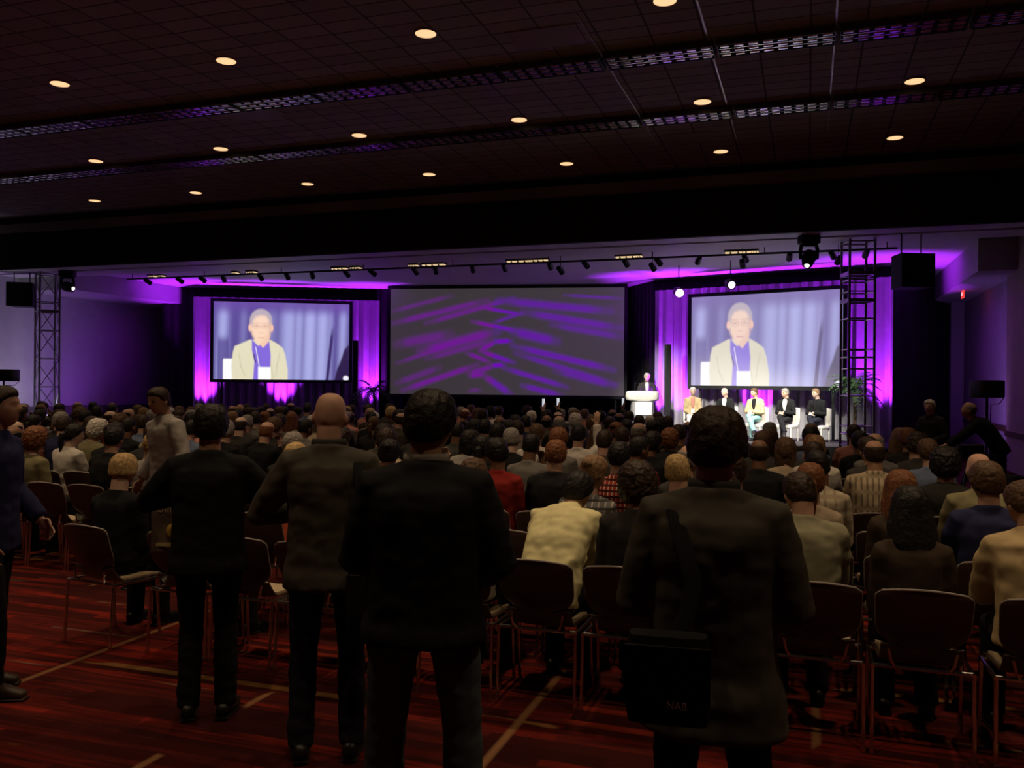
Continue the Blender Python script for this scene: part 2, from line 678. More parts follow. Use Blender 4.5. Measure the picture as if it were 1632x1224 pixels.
proto = None
for j, y in enumerate((13.75, 11.1)):
    for k in range(18 if j == 0 else 15):
        x = 6.79 - 1.44 * k
        t = louvre() if proto is None else copy_tree(proto)
        proto = proto or t
        t.location = (x, y, HC)
        tag(t, 'unlit silver louvre light, %s from the side wall, in the strip %s' % (ORD[k + 1], ('closer to the stage', 'farther from the stage')[j]), 'ceiling light', 'louvre lights in the ceiling')

# ------------------------------------------------------------------ people
SKINS = [mat('skin_light', (0.55, 0.33, 0.24), 0.55, var=0.06, scale=20), mat('skin_tan', (0.42, 0.24, 0.15), 0.55, var=0.06, scale=20),
         mat('skin_brown', (0.20, 0.10, 0.06), 0.5, var=0.06, scale=20), mat('skin_pale', (0.64, 0.44, 0.34), 0.55, var=0.05, scale=20)]
HAIRC = {
    'black': mat('hair_black', (0.012, 0.010, 0.009), 0.55, var=0.4, scale=45, bump=0.8),
    'dark-brown': mat('hair_dark_brown', (0.035, 0.020, 0.012), 0.55, var=0.4, scale=45, bump=0.8),
    'brown': mat('hair_brown', (0.10, 0.055, 0.028), 0.6, var=0.4, scale=45, bump=0.8),
    'light-brown': mat('hair_light_brown', (0.24, 0.14, 0.07), 0.6, var=0.4, scale=45, bump=0.8),
    'auburn': mat('hair_auburn', (0.20, 0.075, 0.03), 0.6, var=0.4, scale=45, bump=0.8),
    'grey': mat('hair_grey', (0.26, 0.24, 0.22), 0.65, var=0.35, scale=45, bump=0.8),
    'white': mat('hair_white', (0.62, 0.58, 0.52), 0.7, var=0.2, scale=45, bump=0.8),
    'blond': mat('hair_blond', (0.50, 0.34, 0.15), 0.6, var=0.35, scale=45, bump=0.8),
}


def cloth(name, c, **k):
    return mat('cloth_' + name, c, 0.9, var=0.14, scale=14, bump=0.15, spec=0.15, **k)


CLOTH = {
    'black jacket': cloth('black', (0.012, 0.012, 0.013)), 'dark grey jacket': cloth('dark_grey', (0.05, 0.048, 0.045)),
    'charcoal sweater': cloth('charcoal', (0.03, 0.029, 0.028)), 'navy shirt': cloth('navy', (0.025, 0.028, 0.085)),
    'dark brown jacket': cloth('dark_brown', (0.055, 0.038, 0.026)), 'grey shirt': cloth('grey', (0.17, 0.16, 0.15)),
    'olive shirt': cloth('olive', (0.22, 0.20, 0.11)), 'pale grey shirt': cloth('pale_grey', (0.36, 0.34, 0.32)),
    'white shirt': cloth('white', (0.62, 0.58, 0.52)), 'beige shirt': cloth('beige', (0.42, 0.34, 0.24)),
    'maroon shirt': cloth('maroon', (0.13, 0.022, 0.02)), 'blue shirt': cloth('blue', (0.13, 0.17, 0.27)),
    'tan shirt': cloth('tan', (0.52, 0.40, 0.22)), 'cream shirt': cloth('cream', (0.80, 0.75, 0.42)),
    'red shirt': cloth('red', (0.26, 0.022, 0.018)), 'orange-red shirt': cloth('orange_red', (0.55, 0.10, 0.05)),
    'salmon shirt': cloth('salmon', (0.5, 0.22, 0.18)), 'taupe jacket': cloth('taupe', (0.075, 0.068, 0.055)),
    'grey-green shirt': cloth('grey_green', (0.27, 0.26, 0.17)),
    'red checked shirt': plaid('cloth_red_check', (0.26, 0.03, 0.02), (0.60, 0.45, 0.36), (0.05, 0.008, 0.008), 190, 150, 0.9, 0.7),
    'grey checked shirt': plaid('cloth_grey_check', (0.15, 0.15, 0.15), (0.38, 0.36, 0.34), (0.05, 0.05, 0.05), 150, 120, 0.88, 0.8),
    'striped beige shirt': plaid('cloth_striped_beige', (0.44, 0.36, 0.24), (0.20, 0.155, 0.10), (0.36, 0.29, 0.19), 150, 50, 0.72, 0.9),
    'pale checked shirt': plaid('cloth_pale_check', (0.48, 0.42, 0.31), (0.34, 0.28, 0.19), (0.37, 0.31, 0.22), 90, 70, 0.86, 0.84),
}
M_JEANS = cloth('jeans', (0.075, 0.095, 0.11))
M_DARKPANTS = cloth('dark_trousers', (0.014, 0.014, 0.016))
M_NAVYPANTS = cloth('navy_trousers', (0.018, 0.019, 0.03))
M_SHOE = mat('black_leather', (0.016, 0.014, 0.013), 0.4, var=0.2)
M_BROWNSHOE = mat('brown_leather', (0.05, 0.032, 0.02), 0.5, var=0.2)
M_EYE = mat('eye', (0.02, 0.015, 0.012), 0.2)
M_WHITE = mat('white_cloth', (0.80, 0.78, 0.72), 0.8, var=0.05)


def sstep(a, b, x):
    t = max(0.0, min(1.0, (x - a) / (b - a)))
    return t * t * (3 - 2 * t)


def head_fn(d):
    x, y, z = d
    px, py, pz = 0.075 * x, 0.098 * y, 0.116 * z
    if 0 < z < 0.999:
        k = (1 - z ** 2.7) ** (1 / 2.7) / math.sqrt(1 - z * z)
        px, py = px * k, py * k
    if z < 0:
        px *= 1 - 0.26 * (-z) ** 1.4
    if y < 0 and z < -0.25:
        py *= 1 - 0.45 * sstep(-0.25, -1.0, z)
    if y > 0:
        py *= 0.93 + 0.04 * sstep(0.2, -0.9, z)
        py += 0.023 * math.exp(-(x / 0.15) ** 2 - ((z + 0.16) / 0.16) ** 2)      # nose
        py += 0.008 * math.exp(-(x / 0.13) ** 2 - ((z - 0.05) / 0.16) ** 2)
        py -= 0.009 * math.exp(-((abs(x) - 0.42) / 0.16) ** 2 - ((z - 0.05) / 0.12) ** 2)   # eye sockets
        py += 0.006 * math.exp(-(x / 0.7) ** 2 - ((z - 0.26) / 0.10) ** 2)      # brow
        py += 0.006 * math.exp(-(x / 0.30) ** 2 - ((z + 0.50) / 0.07) ** 2)     # lips
        py += 0.010 * math.exp(-(x / 0.35) ** 2 - ((z + 0.86) / 0.15) ** 2)     # chin
    return Vector((px, py, pz))


def hair_line(y):
    pts = [(-1.01, -0.62), (-0.55, -0.50), (-0.15, -0.22), (0.2, 0.02), (0.45, 0.30), (1.01, 0.52)]
    for (a, b), (c, e) in zip(pts, pts[1:]):
        if a <= y <= c:
            return b + (e - b) * (y - a) / (c - a)
    return 0.5


def hair_mesh(style):
    g = Geo()
    t, amp, fr = {'short': (0.014, 0.007, 30), 'cropped': (0.006, 0.001, 30), 'full': (0.024, 0.006, 24), 'curly': (0.040, 0.012, 22), 'long': (0.020, 0.002, 16), 'bob': (0.026, 0.005, 16),
                  'ring': (0.010, 0.002, 26), 'thin': (0.009, 0.003, 26), 'bun': (0.020, 0.006, 20), 'ponytail': (0.016, 0.004, 20), 'bowl': (0.019, 0.003, 18), 'wild': (0.030, 0.012, 26)}[style]

    def fn(d):
        p = head_fn(d)
        f = d.z - hair_line(d.y)
        if style == 'bowl':
            f = d.z - (-0.34 if d.y < 0.45 else 0.18)
        if style == 'ring':
            f = min(f, 0.66 - d.z - 0.5 * max(0, d.y))
        if style in ('long', 'bob', 'curly'):
            f = d.z - (hair_line(d.y) - (0.35 if d.y < 0.25 else 0.0))
        k = sstep(-0.04, 0.14, f)
        th = t * k - 0.014 * (1 - k)
        if k > 0.3:
            th += amp * noise.noise((d.x * fr * 0.1 * 3, d.y * fr * 0.1 * 3, d.z * fr * 0.1 * 3)) + 0.5 * amp * noise.noise((d.x * fr, d.y * fr, d.z * fr))
        return p + Vector((d.x, d.y, d.z * 0.9)) * th
    g.ball((0, 0, 0), 1, 40, 28, None, fn)
    if style == 'long':
        g.loft([(0, -0.045, 0.06), (0, -0.06, -0.05), (0, -0.075, -0.16), (0.01, -0.085, -0.27), (0.0, -0.085, -0.36)], [0.08, 0.098, 0.102, 0.092, 0.05], [0.06, 0.062, 0.06, 0.045, 0.022], side=(1, 0, 0), n=20, p=2.4)
        for s in (-1, 1):
            g.loft([(s * 0.07, 0.01, 0.03), (s * 0.092, -0.01, -0.08), (s * 0.088, -0.03, -0.2), (s * 0.07, -0.04, -0.33)], [0.026, 0.03, 0.034, 0.016], n=10)
    if style == 'bob':
        g.loft([(0, -0.035, 0.05), (0, -0.045, -0.05), (0, -0.05, -0.13)], [0.08, 0.10, 0.085], [0.06, 0.065, 0.05], side=(1, 0, 0), n=18)
    if style == 'bun':
        g.ball((0.01, -0.095, 0.075), (0.042, 0.038, 0.036), 14, 10)
    if style == 'ponytail':
        g.loft([(0, -0.09, 0.02), (0, -0.135, 0.0), (0.01, -0.14, -0.09), (0.02, -0.13, -0.2)], [0.02, 0.03, 0.032, 0.012], n=10)
    return remesh(g, 'hair_' + style, 0.0065, HAIRC['brown'], 2, 0.004 if style in ('curly', 'wild') else 0.0025, 45 if style in ('curly', 'wild') else 60, 1.5 if style in ('curly', 'wild') else 0.18)


def hand(g, W, d, nrm, side, curl=0.5, spread=0.1):
    """Palm, four fingers of unequal length and a thumb; W wrist, d along the hand, nrm out of the palm."""
    W, d, nrm = Vector(W), Vector(d).normalized(), Vector(nrm)
    nrm = (nrm - d * nrm.dot(d)).normalized()
    a = d.cross(nrm) * side                       # towards the thumb
    g.loft([W - d * 0.02, W + d * 0.02, W + d * 0.06, W + d * 0.088], [0.026, 0.036, 0.041, 0.038], [0.018, 0.016, 0.014, 0.011], side=a, n=12)
    for k, L in enumerate((0.068, 0.078, 0.072, 0.056)):
        o = (1.5 - k) * 0.0215
        p = W + d * (0.082 - abs(o) * 0.12) + a * o
        ang = 0.15 + 0.1 * k
        pts = [p - d * 0.01]
        dirv = d + a * ((1.5 - k) * spread)
        for seg, fr in enumerate((0.45, 0.31, 0.24)):
            th = curl * (0.55 + 0.6 * seg)
            v = (dirv.normalized() * math.cos(th) + nrm * math.sin(th))
            p = p + v * L * fr
            pts.append(p)
        g.loft(pts, [0.0088, 0.0084, 0.0078, 0.0066], n=8, cap=0.8)
    p0 = W + d * 0.025 + a * 0.03
    p1 = p0 + (d * 0.5 + a * 0.75 + nrm * 0.3).normalized() * 0.036
    p2 = p1 + (d * 0.85 + a * 0.25 + nrm * 0.45 * (0.5 + curl)).normalized() * 0.032
    p3 = p2 + (d * 0.9 + nrm * 0.5 * (0.5 + curl)).normalized() * 0.024
    g.loft([p0 - a * 0.012, p0, p1, p2, p3], [0.013, 0.013, 0.011, 0.0095, 0.0075], n=8, cap=0.8)


class Fig:
    """A posed figure facing +Y: spine, head frame, limbs; gives body, top, trousers and shoes as separate skins."""

    def __init__(s, pel, a0, a1, w=1.0, L=0.55, tilt=0.0, twist=0.0, head=(0, 0, 0), neck=0.072, belly=0.0):
        s.w, s.L, s.belly = w, L, belly
        s.pel = Vector(pel)
        s.pts = [s.pel.copy()]
        n = 10
        p = s.pel.copy()
        s.dirs = []
        for i in range(n):
            t = (i + 0.5) / n
            a = a0 + (a1 - a0) * t
            v = Vector((math.sin(tilt * t), math.sin(a), math.cos(a))).normalized()
            s.dirs.append(v)
            p = p + v * (L / n)
            s.pts.append(p.copy())
        s.up = s.dirs[-1]
        s.side = Vector((math.cos(twist), math.sin(twist), -math.sin(tilt) * 0.6)).normalized()
        hv = (s.up * 0.5 + Vector((0, 0.12, 0.6))).normalized()
        s.N = s.pts[-1]
        yaw, pit, rol = head
        s.HM = Matrix.Translation(s.N + hv * neck) @ Matrix.Rotation(yaw, 4, 'Z') @ Matrix.Rotation(pit, 4, 'X') @ Matrix.Rotation(rol, 4, 'Y') @ Matrix.Translation((0, 0.035, 0.062))
        s.arms = []
        s.legs = []

    def sp(s, t):
        if t < 0:
            return s.pts[0] + s.dirs[0] * (t * s.L)
        x = min(t, 1.0) * 10
        i = min(9, int(x))
        p = s.pts[i].lerp(s.pts[i + 1], x - i)
        if t > 1:
            p = p + s.dirs[-1] * ((t - 1) * s.L)
        return p

    def fwd(s):
        return Vector((-s.side.y, s.side.x, 0)).normalized()

    def shoulder(s, sgn):
        return s.sp(0.815) + s.side * (sgn * 0.158 * s.w)

    def arm(s, sgn, E, W, hd=None, nrm=None, curl=0.5):
        s.arms.append((sgn, s.shoulder(sgn), Vector(E), Vector(W), hd, nrm, curl))

    def leg(s, sgn, K, A, toe=(0, 1, 0), hipz=0.0):
        H = s.pel + s.side * (sgn * 0.088 * s.w) + Vector((0, 0, hipz))
        s.legs.append((sgn, H, Vector(K), Vector(A), Vector(toe).normalized()))

    def body(s, name, vox=0.011, m=None):
        g = Geo()
        w = s.w
        T = [-0.12, 0, 0.25, 0.5, 0.7, 0.84, 0.94, 1.0]
        g.loft([s.sp(t) for t in T], [x * w for x in (0.12, 0.145, 0.13, 0.135, 0.155, 0.155, 0.09, 0.055)], [x for x in (0.08, 0.095, 0.085, 0.09, 0.095, 0.08, 0.06, 0.05)], side=s.side, n=20, p=2.3)
        base = s.HM @ Vector((0, -0.035, -0.062))
        g.loft([s.sp(0.93), s.N, base, s.HM @ Vector((0, -0.02, 0.0))], [0.068, 0.061, 0.059, 0.056], [0.063, 0.058, 0.059, 0.056], side=s.side, n=16)
        g.ball((0, 0, 0), 1, 36, 26, s.HM, head_fn)
        for sg in (-1, 1):
            g.ball((0, 0, 0), 1, 12, 10, s.HM, lambda d: Vector((sg * 0.077 + d.x * 0.011 + sg * 0.007 * (-d.y), -0.004 + d.y * 0.019 - 0.004, -0.012 + d.z * 0.032)))
        for sgn, S, E, W, hd, nrm, curl in s.arms:
            g.loft([s.sp(0.84) + s.side * (sgn * 0.10 * w), S, S.lerp(E, 0.45), E, E.lerp(W, 0.35), W], [0.06, 0.056, 0.046, 0.038, 0.037, 0.026], n=12, cap=0.5)
            d = (W - E).normalized() if hd is None else Vector(hd)
            hand(g, W, d, nrm if nrm is not None else Vector((-sgn * 0.8, 0, -0.4)), sgn, curl)
        for sgn, H, K, A, toe in s.legs:
            g.loft([H, H.lerp(K, 0.4), K, K.lerp(A, 0.35), A, A + Vector((0, 0, -0.03))], [0.08, 0.07, 0.05, 0.049, 0.034, 0.034], n=12)
            g.loft([A + Vector((0, 0, -0.035)) - toe * 0.03, A + toe * 0.06 + Vector((0, 0, -0.045)), A + toe * 0.15 + Vector((0, 0, -0.058))], [0.03, 0.035, 0.03], [0.03, 0.025, 0.015], n=10)
        return remesh(g, name, vox, m or SKINS[0], 3)

    def top(s, name, m, loose=0.022, hem=-0.22, vox=0.013, fold=0.006, sleeve=1.0, flare=0.0):
        g = Geo()
        w, q, b = s.w, loose, s.belly
        T = [hem, hem * 0.5, 0.0, 0.25, 0.5, 0.7, 0.81, 0.885, 0.95, 1.01]
        A = [0.158 + flare, 0.160 + flare * 0.6, 0.156, 0.146, 0.150, 0.162, 0.160, 0.122, 0.083, 0.062]
        B = [0.106 + flare, 0.106 + flare * 0.6, 0.104, 0.098 + b, 0.102 + b * 0.7, 0.104, 0.092, 0.078, 0.066, 0.060]
        g.loft([s.sp(t) for t in T], [x * w + q * (1 if i < 7 else 0.4) for i, x in enumerate(A)], [x + q * (1 if i < 7 else 0.4) for i, x in enumerate(B)], side=s.side, n=24, p=2.35, cap=0.12)
        for sgn, S, E, W, hd, nrm, curl in s.arms:
            if sleeve >= 1:
                C = [s.sp(0.84) + s.side * (sgn * 0.08 * w), S, S.lerp(E, 0.3), S.lerp(E, 0.65), E, E.lerp(W, 0.4), E.lerp(W, 0.93)]
                R = [0.068, 0.070, 0.064, 0.058, 0.053, 0.049, 0.041]
            else:
                C = [s.sp(0.85) + s.side * (sgn * 0.08 * w), S, S.lerp(E, 0.35), S.lerp(E, 0.8)]
                R = [0.064, 0.064, 0.06, 0.058]
            g.loft(C, [r + q * 0.45 for r in R], n=14, cap=0.25)
        return remesh(g, name, vox, m, 5, fold, 8.0)

    def pants(s, name, m, vox=0.013, fold=0.004, loose=0.0):
        g = Geo()
        w = s.w
        g.loft([s.sp(t) for t in (-0.14, 0, 0.22)], [0.135 * w + 0.01, 0.162 * w + 0.008, 0.148 * w + 0.006], [0.09, 0.112, 0.10], side=s.side, n=20, p=2.3, cap=0.3)
        for sgn, H, K, A, toe in s.legs:
            C = [H, H.lerp(K, 0.35), H.lerp(K, 0.75), K, K.lerp(A, 0.3), K.lerp(A, 0.7), A + (A - K).normalized() * 0.02]
            g.loft(C, [x + loose for x in (0.092, 0.088, 0.073, 0.068, 0.067, 0.064, 0.062)], n=14, cap=0.15)
        return remesh(g, name, vox, m, 4, fold, 9.0)

    def shoe(s, i, name, m):
        sgn, H, K, A, toe = s.legs[i]
        g = Geo()
        z = -A.z if abs(A.z) < 0.2 else -0.08
        f = A + Vector((0, 0, z))
        side = Vector((toe.y, -toe.x, 0))
        g.loft([f - toe * 0.065 + Vector((0, 0, 0.045)), f + toe * 0.0 + Vector((0, 0, 0.052)), f + toe * 0.09 + Vector((0, 0, 0.04)), f + toe * 0.18 + Vector((0, 0, 0.028))], [0.034, 0.04, 0.049, 0.036], [0.042, 0.05, 0.036, 0.024], side=side, n=14, p=2.6, cap=0.6)
        g.loft([f - toe * 0.085 + Vector((0, 0, 0.01)), f + Vector((0, 0, 0.01)), f + toe * 0.1 + Vector((0, 0, 0.01)), f + toe * 0.2 + Vector((0, 0, 0.01))], [0.034, 0.04, 0.052, 0.032], [0.01] * 4, side=side, n=14, cap=0.2)
        return g.mesh(name, m)


HAIR = {}


def hair_for(style):
    if style not in HAIR:
        HAIR[style] = hair_mesh(style)
    return HAIR[style]


# --- seated poses (facing the stage), shared by the audience
def seated(a0, a1, w=0.92, head=(0, 0, 0), arms='lap', pel=(0, 0.055, 0.568), tilt=0.0, twist=0.0, L=0.53, knee=0.44, spread=0.10, neck=0.072, belly=0.0, foot=0.42):
    f = Fig(pel, a0, a1, w, L, tilt, twist, head, neck, belly)
    for s in (-1, 1):
        f.leg(s, (s * spread, knee, 0.545), (s * (spread + 0.01), foot, 0.085), (s * 0.12, 1, 0))
    S = f.shoulder(1)
    for s in (-1, 1):
        S = f.shoulder(s)
        if arms == 'lap':
            f.arm(s, (s * 0.20 * w, S.y + 0.04, S.z - 0.285), (s * 0.09, S.y + 0.24, 0.66), (-s * 0.5, 0.8, -0.3), (0, 0, -1), 0.5)
        elif arms == 'crossed':
            f.arm(s, (s * 0.20 * w, S.y + 0.11, S.z - 0.27), (-s * 0.03, S.y + 0.23, S.z - 0.22 - 0.03 * s), (-s, 0.1, 0.05), (0, -1, 0), 0.4)
        elif arms == 'knees':
            f.arm(s, (s * 0.19 * w, min(S.y + 0.16, 0.36), max(0.645, S.z - 0.26)), (s * 0.05, min(S.y + 0.36, 0.5), 0.70), (-s * 0.6, 0.6, 0.1), (-s, 0, -0.4), 0.8)
        elif arms == 'chin':
            if s > 0:
                f.arm(s, (0.19 * w, S.y + 0.2, S.z - 0.2), (0.07, S.y + 0.22, S.z + 0.06), (-0.2, 0.0, 1), (0, -1, 0.2), 0.9)
            else:
                f.arm(s, (s * 0.20 * w, S.y + 0.06, S.z - 0.28), (s * 0.02, S.y + 0.24, S.z - 0.26), (1, 0.3, 0), (0, 0, -1), 0.6)
        elif arms == 'phone':
            if s > 0:
                f.arm(s, (0.22 * w, S.y + 0.16, S.z + 0.10), (0.16, S.y + 0.22, S.z + 0.36), (0, 0.1, 1), (0, 1, 0), 0.5)
            else:
                f.arm(s, (s * 0.20 * w, S.y + 0.04, S.z - 0.285), (s * 0.09, S.y + 0.24, 0.66), (-s * 0.5, 0.8, -0.3), (0, 0, -1), 0.5)
    return f


POSES = {}


def pose(key, fig, vox=0.012, loose=0.022, hem=-0.07, fold=0.007, sleeve=1.0):
    b = fig.body('person_' + key, vox)
    t = fig.top('top_' + key, CLOTH['black jacket'], loose, hem, 0.014, fold, sleeve)
    p = fig.pants('trousers_' + key, M_DARKPANTS)
    sh = [fig.shoe(i, 'shoe_' + key, M_SHOE) for i in (0, 1)]
    POSES[key] = (fig, b, t, p, sh)


pose('upright', seated(-0.10, 0.10))
pose('slouch', seated(-0.30, 0.20, head=(0.15, -0.02, -0.10), tilt=0.05))
pose('tilted', seated(-0.16, 0.16, head=(-0.3, -0.05, 0.12), tilt=-0.08, arms='crossed'))
pose('forward', seated(0.12, 0.62, head=(0, 0.25, 0), arms='knees'))
pose('turned', seated(-0.12, 0.12, head=(-0.75, 0, 0.05), twist=-0.15, arms='crossed'))
pose('turned_other', seated(-0.18, 0.14, head=(0.6, -0.04, -0.06), twist=0.12, arms='lap'))
pose('broad', seated(-0.14, 0.16, w=1.0, belly=0.02, pel=(0, 0.08, 0.568), head=(0.1, -0.03, 0), arms='crossed'), loose=0.03)
pose('thinking', seated(-0.05, 0.22, head=(0.05, -0.08, 0.05), arms='chin'))
pose('slim', seated(-0.12, 0.12, w=0.86, L=0.49, head=(0.08, 0, 0.06)), loose=0.015)
pose('slim_turned', seated(-0.18, 0.2, w=0.88, L=0.49, head=(-0.45, -0.08, 0.06), tilt=0.06, arms='crossed'), loose=0.015)
pose('raised', seated(-0.06, 0.10, arms='phone'))
STD = ['upright', 'slouch', 'tilted', 'forward', 'turned', 'turned_other', 'broad', 'thinking']
FEM = ['slim', 'slim_turned']


def add_hair(root, fig, style, color, name='hair'):
    if style == 'bald':
        return None
    h = bpy.data.objects.new(name, hair_for(style))
    COL.objects.link(h)
    h.parent = root
    h.matrix_local = fig.HM
    h.material_slots[0].link = 'OBJECT'
    h.material_slots[0].material = HAIRC[color]
    return h


def sitter(key, loc, rz, style, hcol, top, skin, trousers, label, group=None, scale=1.0, shoes=False, topname=None):
    fig, b, t, p, sh = POSES[key]
    o = link('person', b)
    o.location = loc
    o.rotation_euler = (0, 0, rz)
    o.material_slots[0].link = 'OBJECT'
    o.material_slots[0].material = SKINS[skin]
    tag(o, label, 'person', group)
    kind = topname or top.split()[-1]
    for nm, me, m in ((kind, t, CLOTH[top]), ('trousers', p, trousers)):
        c = link(nm, me, o)
        c.material_slots[0].link = 'OBJECT'
        c.material_slots[0].material = m
    if shoes:
        for me in sh:
            link('shoe', me, o)
    add_hair(o, fig, style, hcol)
    return o


# --- shell chair with chrome legs, linked to its neighbours in the row
M_SHELL = mat('brown_shell', (0.075, 0.045, 0.035), 0.42, var=0.12, scale=6)
M_EDGE = mat('shell_edge', (0.30, 0.27, 0.25), 0.4, var=0.1)
M_PAD = mat('beige_pad', (0.48, 0.38, 0.25), 0.9, var=0.1, scale=40)


def back_pt(u, v):
    """Back shell: nearly square top with rounded corners, sides narrowing to a rounded bottom scoop."""
    z = 0.50 + 0.33 * v
    hw = 0.205 + 0.012 * v
    if v < 0.42:
        k = 1 - v / 0.42
        hw *= math.sqrt(max(0.02, 1 - 0.62 * k ** 2.2))
    if v > 0.86:
        k = (v - 0.86) / 0.14
        hw -= 0.03 * (1 - math.sqrt(max(0, 1 - k * k)))
    zz = z - 0.035 * (1 - v) * 0 + 0.028 * (u * u) * (1 - v) ** 2
    y = -0.185 - 0.085 * v + 0.035 * u * u + 0.03 * (1 - v) ** 4
    return (u * hw, y, zz - 0.02 * u * u * v ** 3)


def make_chair():
    t = empty('shell_chair', (0, 0, 0), 0, None, 'chair')
    us = [i / 12 - 1 for i in range(25)]
    vs = [j / 18 for j in range(19)]
    P = [[back_pt(u, v) for v in vs] for u in us]
    Geo().sheet(P, 0.008).obj('back_shell', M_SHELL, t)
    rim = [back_pt(u, 1) for u in us]
    low = [back_pt(-1, v) for v in reversed(vs)] + [back_pt(u, 0) for u in us] + [back_pt(1, v) for v in vs]
    Geo().tube(rim, 0.007, 8).obj('top_edge', M_EDGE, t)
    Geo().tube(low[::1], 0.005, 6).obj('side_edge', M_EDGE, t)

    def seat_pt(u, v):
        hw = 0.205 - 0.02 * (1 - v)
        return (u * hw, -0.155 + 0.405 * v, 0.434 - 0.012 * (1 - u * u) - 0.02 * max(0, v - 0.8) * 5 * 0.6 + 0.10 * (max(0, 0.22 - v) / 0.22) ** 1.4)
    Geo().sheet([[seat_pt(u, v) for v in vs] for u in us], 0.010).obj('seat_shell', M_SHELL, t)
    Geo().sheet([[(seat_pt(u * 0.9, 0.26 + 0.70 * v)[0], seat_pt(u, 0.26 + 0.70 * v)[1], seat_pt(u, 0.26 + 0.70 * v)[2] + 0.010) for v in vs] for u in us], 0.014).obj('seat_pad', M_PAD, t)
    f = Geo()
    f.tube([(-0.224, -0.17, 0.425), (0.224, -0.17, 0.425)], 0.011)
    f.tube([(-0.224, 0.17, 0.415), (0.224, 0.17, 0.415)], 0.011)
    for s in (-1, 1):
        f.tube([(s * 0.224, -0.19, 0.425), (s * 0.224, 0.19, 0.415)], 0.011)
        f.tube([(s * 0.12, -0.17, 0.425), (s * 0.14, -0.19, 0.46), (s * 0.15, -0.185, 0.52)], 0.008)
    f.obj('seat_frame', M_CHROME, t)
    for sx in (-1, 1):
        for sy in (-1, 1):
            lg = Geo().tube([(sx * 0.224, sy * 0.18, 0.43), (sx * 0.226, sy * 0.205, 0.02)], 0.0105).lathe([(0.014, 0), (0.014, 0.025)], 10, (sx * 0.226, sy * 0.206, 0))
            lg.obj('leg', M_CHROME, t)
    return t


CHAIR = None
N_CHAIR = 0


def chair(x, y, rz, label):
    global CHAIR, N_CHAIR
    t = make_chair() if CHAIR is None else copy_tree(CHAIR)
    CHAIR = CHAIR or t
    t.location = (x, y, 0)
    t.rotation_euler = (0, 0, rz)
    tag(t, label, 'chair', 'brown shell chairs in rows')
    N_CHAIR += 1
    return t


# --- the audience: middle block between side aisle and centre aisle, block past the centre aisle, block by the far wall
PITCH, ROWP = 0.49, 0.88
ORDR = ['back row'] + ['%s-last row' % ORD[i] for i in range(2, 21)]


def seat_words(block, r, k):
    return '%s from the %s, %s' % (ORD[k + 1], ('side aisle', 'centre aisle', 'outer aisle')[block], ORDR[r])


OV = {}
EMPTY_SEATS = set()


def ov(r, k, key, style, hc, top, skin, label, dx=0.0, dy=0.0, rz=0.0, trousers=None, dz=0.0, block=0):
    OV[(block, r, k)] = dict(key=key, style=style, hc=hc, top=top, skin=skin, label=label, dx=dx, dy=dy, rz=rz, trousers=trousers or M_DARKPANTS, dz=dz)


# people who can be told apart, from the near rows
pose('hunched', seated(0.30, 1.25, w=1.06, L=0.64, pel=(0, 0.0, 0.568), head=(-0.1, -0.30, 0), arms='knees', belly=0.01), 0.010, 0.030, -0.07, 0.014)
pose('low_forward', seated(0.0, 0.40, w=1.04, head=(0.25, -0.35, 0), arms='knees'), 0.011, 0.030, -0.07, 0.011)
pose('small', seated(-0.05, 0.15, w=0.80, L=0.46, head=(0.1, -0.1, 0)), 0.011, 0.02)

ov(0, 5, 'hunched', 'full', 'black', 'cream shirt', 1, 'person hunched forward in a pale yellow shirt on the back-row chair', 0.0, 0.0, -0.08)
ov(0, 4, 'slouch', 'curly', 'dark-brown', 'charcoal sweater', 0, 'person with dark curly hair and dark sweater beside the pale yellow shirt', 0.02)
ov(0, 3, 'slouch', 'short', 'dark-brown', 'dark grey jacket', 0, 'dark-jacketed back-row sitter hidden behind the standing man in the long grey coat')
ov(0, 2, 'low_forward', 'short', 'dark-brown', 'grey-green shirt', 0, 'dark-haired person in grey-green shirt leaning, back-row chair beside the long coat', -0.05, 0.0, 0.1)
ov(0, 1, 'small', 'long', 'black', 'dark brown jacket', 0, 'woman with long black hair and brown top in the back row', -0.02, 0.0, 0.0)
ov(0, 0, 'low_forward', 'short', 'brown', 'tan shirt', 1, 'person in tan shirt on the back-row chair nearest the side aisle', 0.05, 0.0, 0.05)
ov(0, 6, 'slouch', 'short', 'brown', 'pale grey shirt', 0, 'person in pale grey shirt in the back row beyond the standing dark-jacketed man')
ov(0, 10, 'slouch', 'short', 'brown', 'charcoal sweater', 0, 'dark-clothed sitter beside the blond child, screened by the standing man')
ov(0, 11, 'small', 'bowl', 'blond', 'black jacket', 3, 'child with blond bowl-cut hair and dark top at the aisle end', -0.22, -0.02, 0.12)
ov(1, 0, 'broad', 'full', 'brown', 'navy shirt', 0, 'man with grey-brown hair in navy shirt near the side aisle', 0.0, 0.0, 0.05)
ov(1, 1, 'small', 'long', 'auburn', 'dark brown jacket', 0, 'woman with long wavy auburn hair in front of the black-haired woman', 0.02, 0.05)
ov(2, 2, 'slouch', 'cropped', 'black', 'pale checked shirt', 2, 'close-cropped man in pale checked shirt beyond the standing long coat', 0.03, -0.1, 0.1)
ov(1, 2, 'slim', 'ponytail', 'auburn', 'beige shirt', 3, 'woman with auburn ponytail and beige top beside the standing long coat', -0.03, 0.0)
ov(1, 4, 'slouch', 'thin', 'blond', 'dark grey jacket', 0, 'person with thinning blond hair just beside the long-coated standing man', 0.12)
ov(1, 5, 'slim_turned', 'bun', 'light-brown', 'grey checked shirt', 0, 'woman with light brown hair in a bun and grey checked shirt', 0.0)
